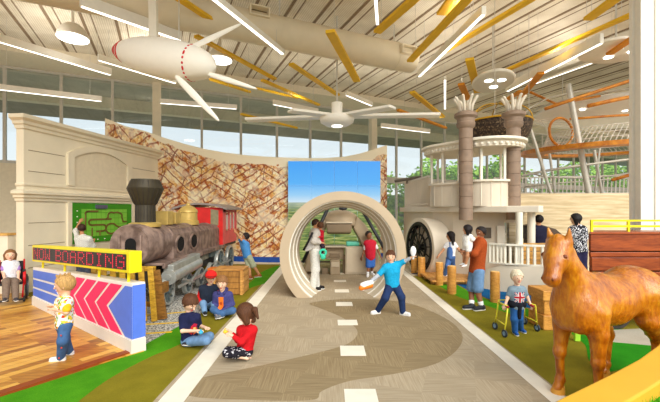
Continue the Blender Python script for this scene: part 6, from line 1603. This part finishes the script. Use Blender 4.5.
hr_ = thing('horse_statue', 'life-size glossy amber carved wooden horse at the right', 'horse statue', HO)
vs, fs = B.mesh(.013); mb = MB(); mb.add(vs, fs); hb = mb.build('horse_body', HMAT, hr_, smooth=True)
HOOF = M('hoof_amber', (226,160,60), .4, .08)
for s in (-1,1):
    fx = .05 if s < 0 else .0; hx = -.06 if s > 0 else .28
    for x in (.06+fx, -1.15+hx):
        mb = MB(); c = Hh(x,.19*s,0); rings = []
        for z, r, d in ((0,.074,.02),(.03,.072,.015),(.08,.060,.0)): rings.append([c+HFW*d+UP*z+V((r*math.cos(2*PI*j/20), r*math.sin(2*PI*j/20),0)) for j in range(20)])
        mb.loft(rings); mb.build('hoof', HOOF, hb, smooth=True, auto=50)
    mb = MB(); mb.ell(pl_+HL*s*.115+hd_*.10+HFW*.05, (.024,.024,.026), None, 12, 8); mb.build('eye', M('horse_eye', (120,54,12), .25), hb, smooth=True)
    mb = MB(); mb.ell(mz+HL*s*.055+hd_*.0+HFW*.066, (.014,.014,.018), None, 10, 6); mb.build('nostril', M('horse_nostril', (110,50,10), .5), hb, smooth=True)
# ------------------------------------------------------------------ light and camera
w = bpy.data.worlds.new('sky'); sc.world = w; w.use_nodes = True
nt = w.node_tree; bg = nt.nodes['Background']
tc = nt.nodes.new('ShaderNodeTexCoord'); sp = nt.nodes.new('ShaderNodeSeparateXYZ'); rp = nt.nodes.new('ShaderNodeValToRGB')
nt.links.new(tc.outputs['Generated'], sp.inputs[0]); nt.links.new(sp.outputs['Z'], rp.inputs[0]); nt.links.new(rp.outputs[0], bg.inputs[0])
cr = rp.color_ramp; cr.elements[0].position = 0; cr.elements[0].color = (.95,.93,.86,1)
cr.elements[1].position = .5; cr.elements[1].color = (.62,.80,.98,1)
e_ = cr.elements.new(.12); e_.color = (.88,.93,.96,1)
bg.inputs['Strength'].default_value = WORLD_S
def sun(name, rot, e, ang, col):
    l = bpy.data.lights.new(name, 'SUN'); l.energy = e; l.angle = math.radians(ang); l.color = col
    o = bpy.data.objects.new(name, l); COL.objects.link(o); o.rotation_euler = [math.radians(a) for a in rot]
sun('sun', (54, 0, 24), SUN_E, 50, (1,.95,.86))
cam = bpy.data.cameras.new('camera'); co = bpy.data.objects.new('camera', cam); COL.objects.link(co)
co.location = (0,0,EYE); co.rotation_euler = (PI/2,0,0)
cam.sensor_width = 36; cam.lens = 36*FOC/660; cam.shift_y = (HY-201)/660; cam.clip_start = .05; cam.clip_end = 400
sc.camera = co
vs_ = sc.view_settings; vs_.view_transform = 'Standard'; vs_.look = 'None'; vs_.gamma = 1; vs_.use_curve_mapping = False; vs_.exposure = EXPO
sc.cycles.max_bounces = 8; sc.cycles.diffuse_bounces = 5; sc.cycles.transparent_max_bounces = 16
sc.cycles.use_denoising = True
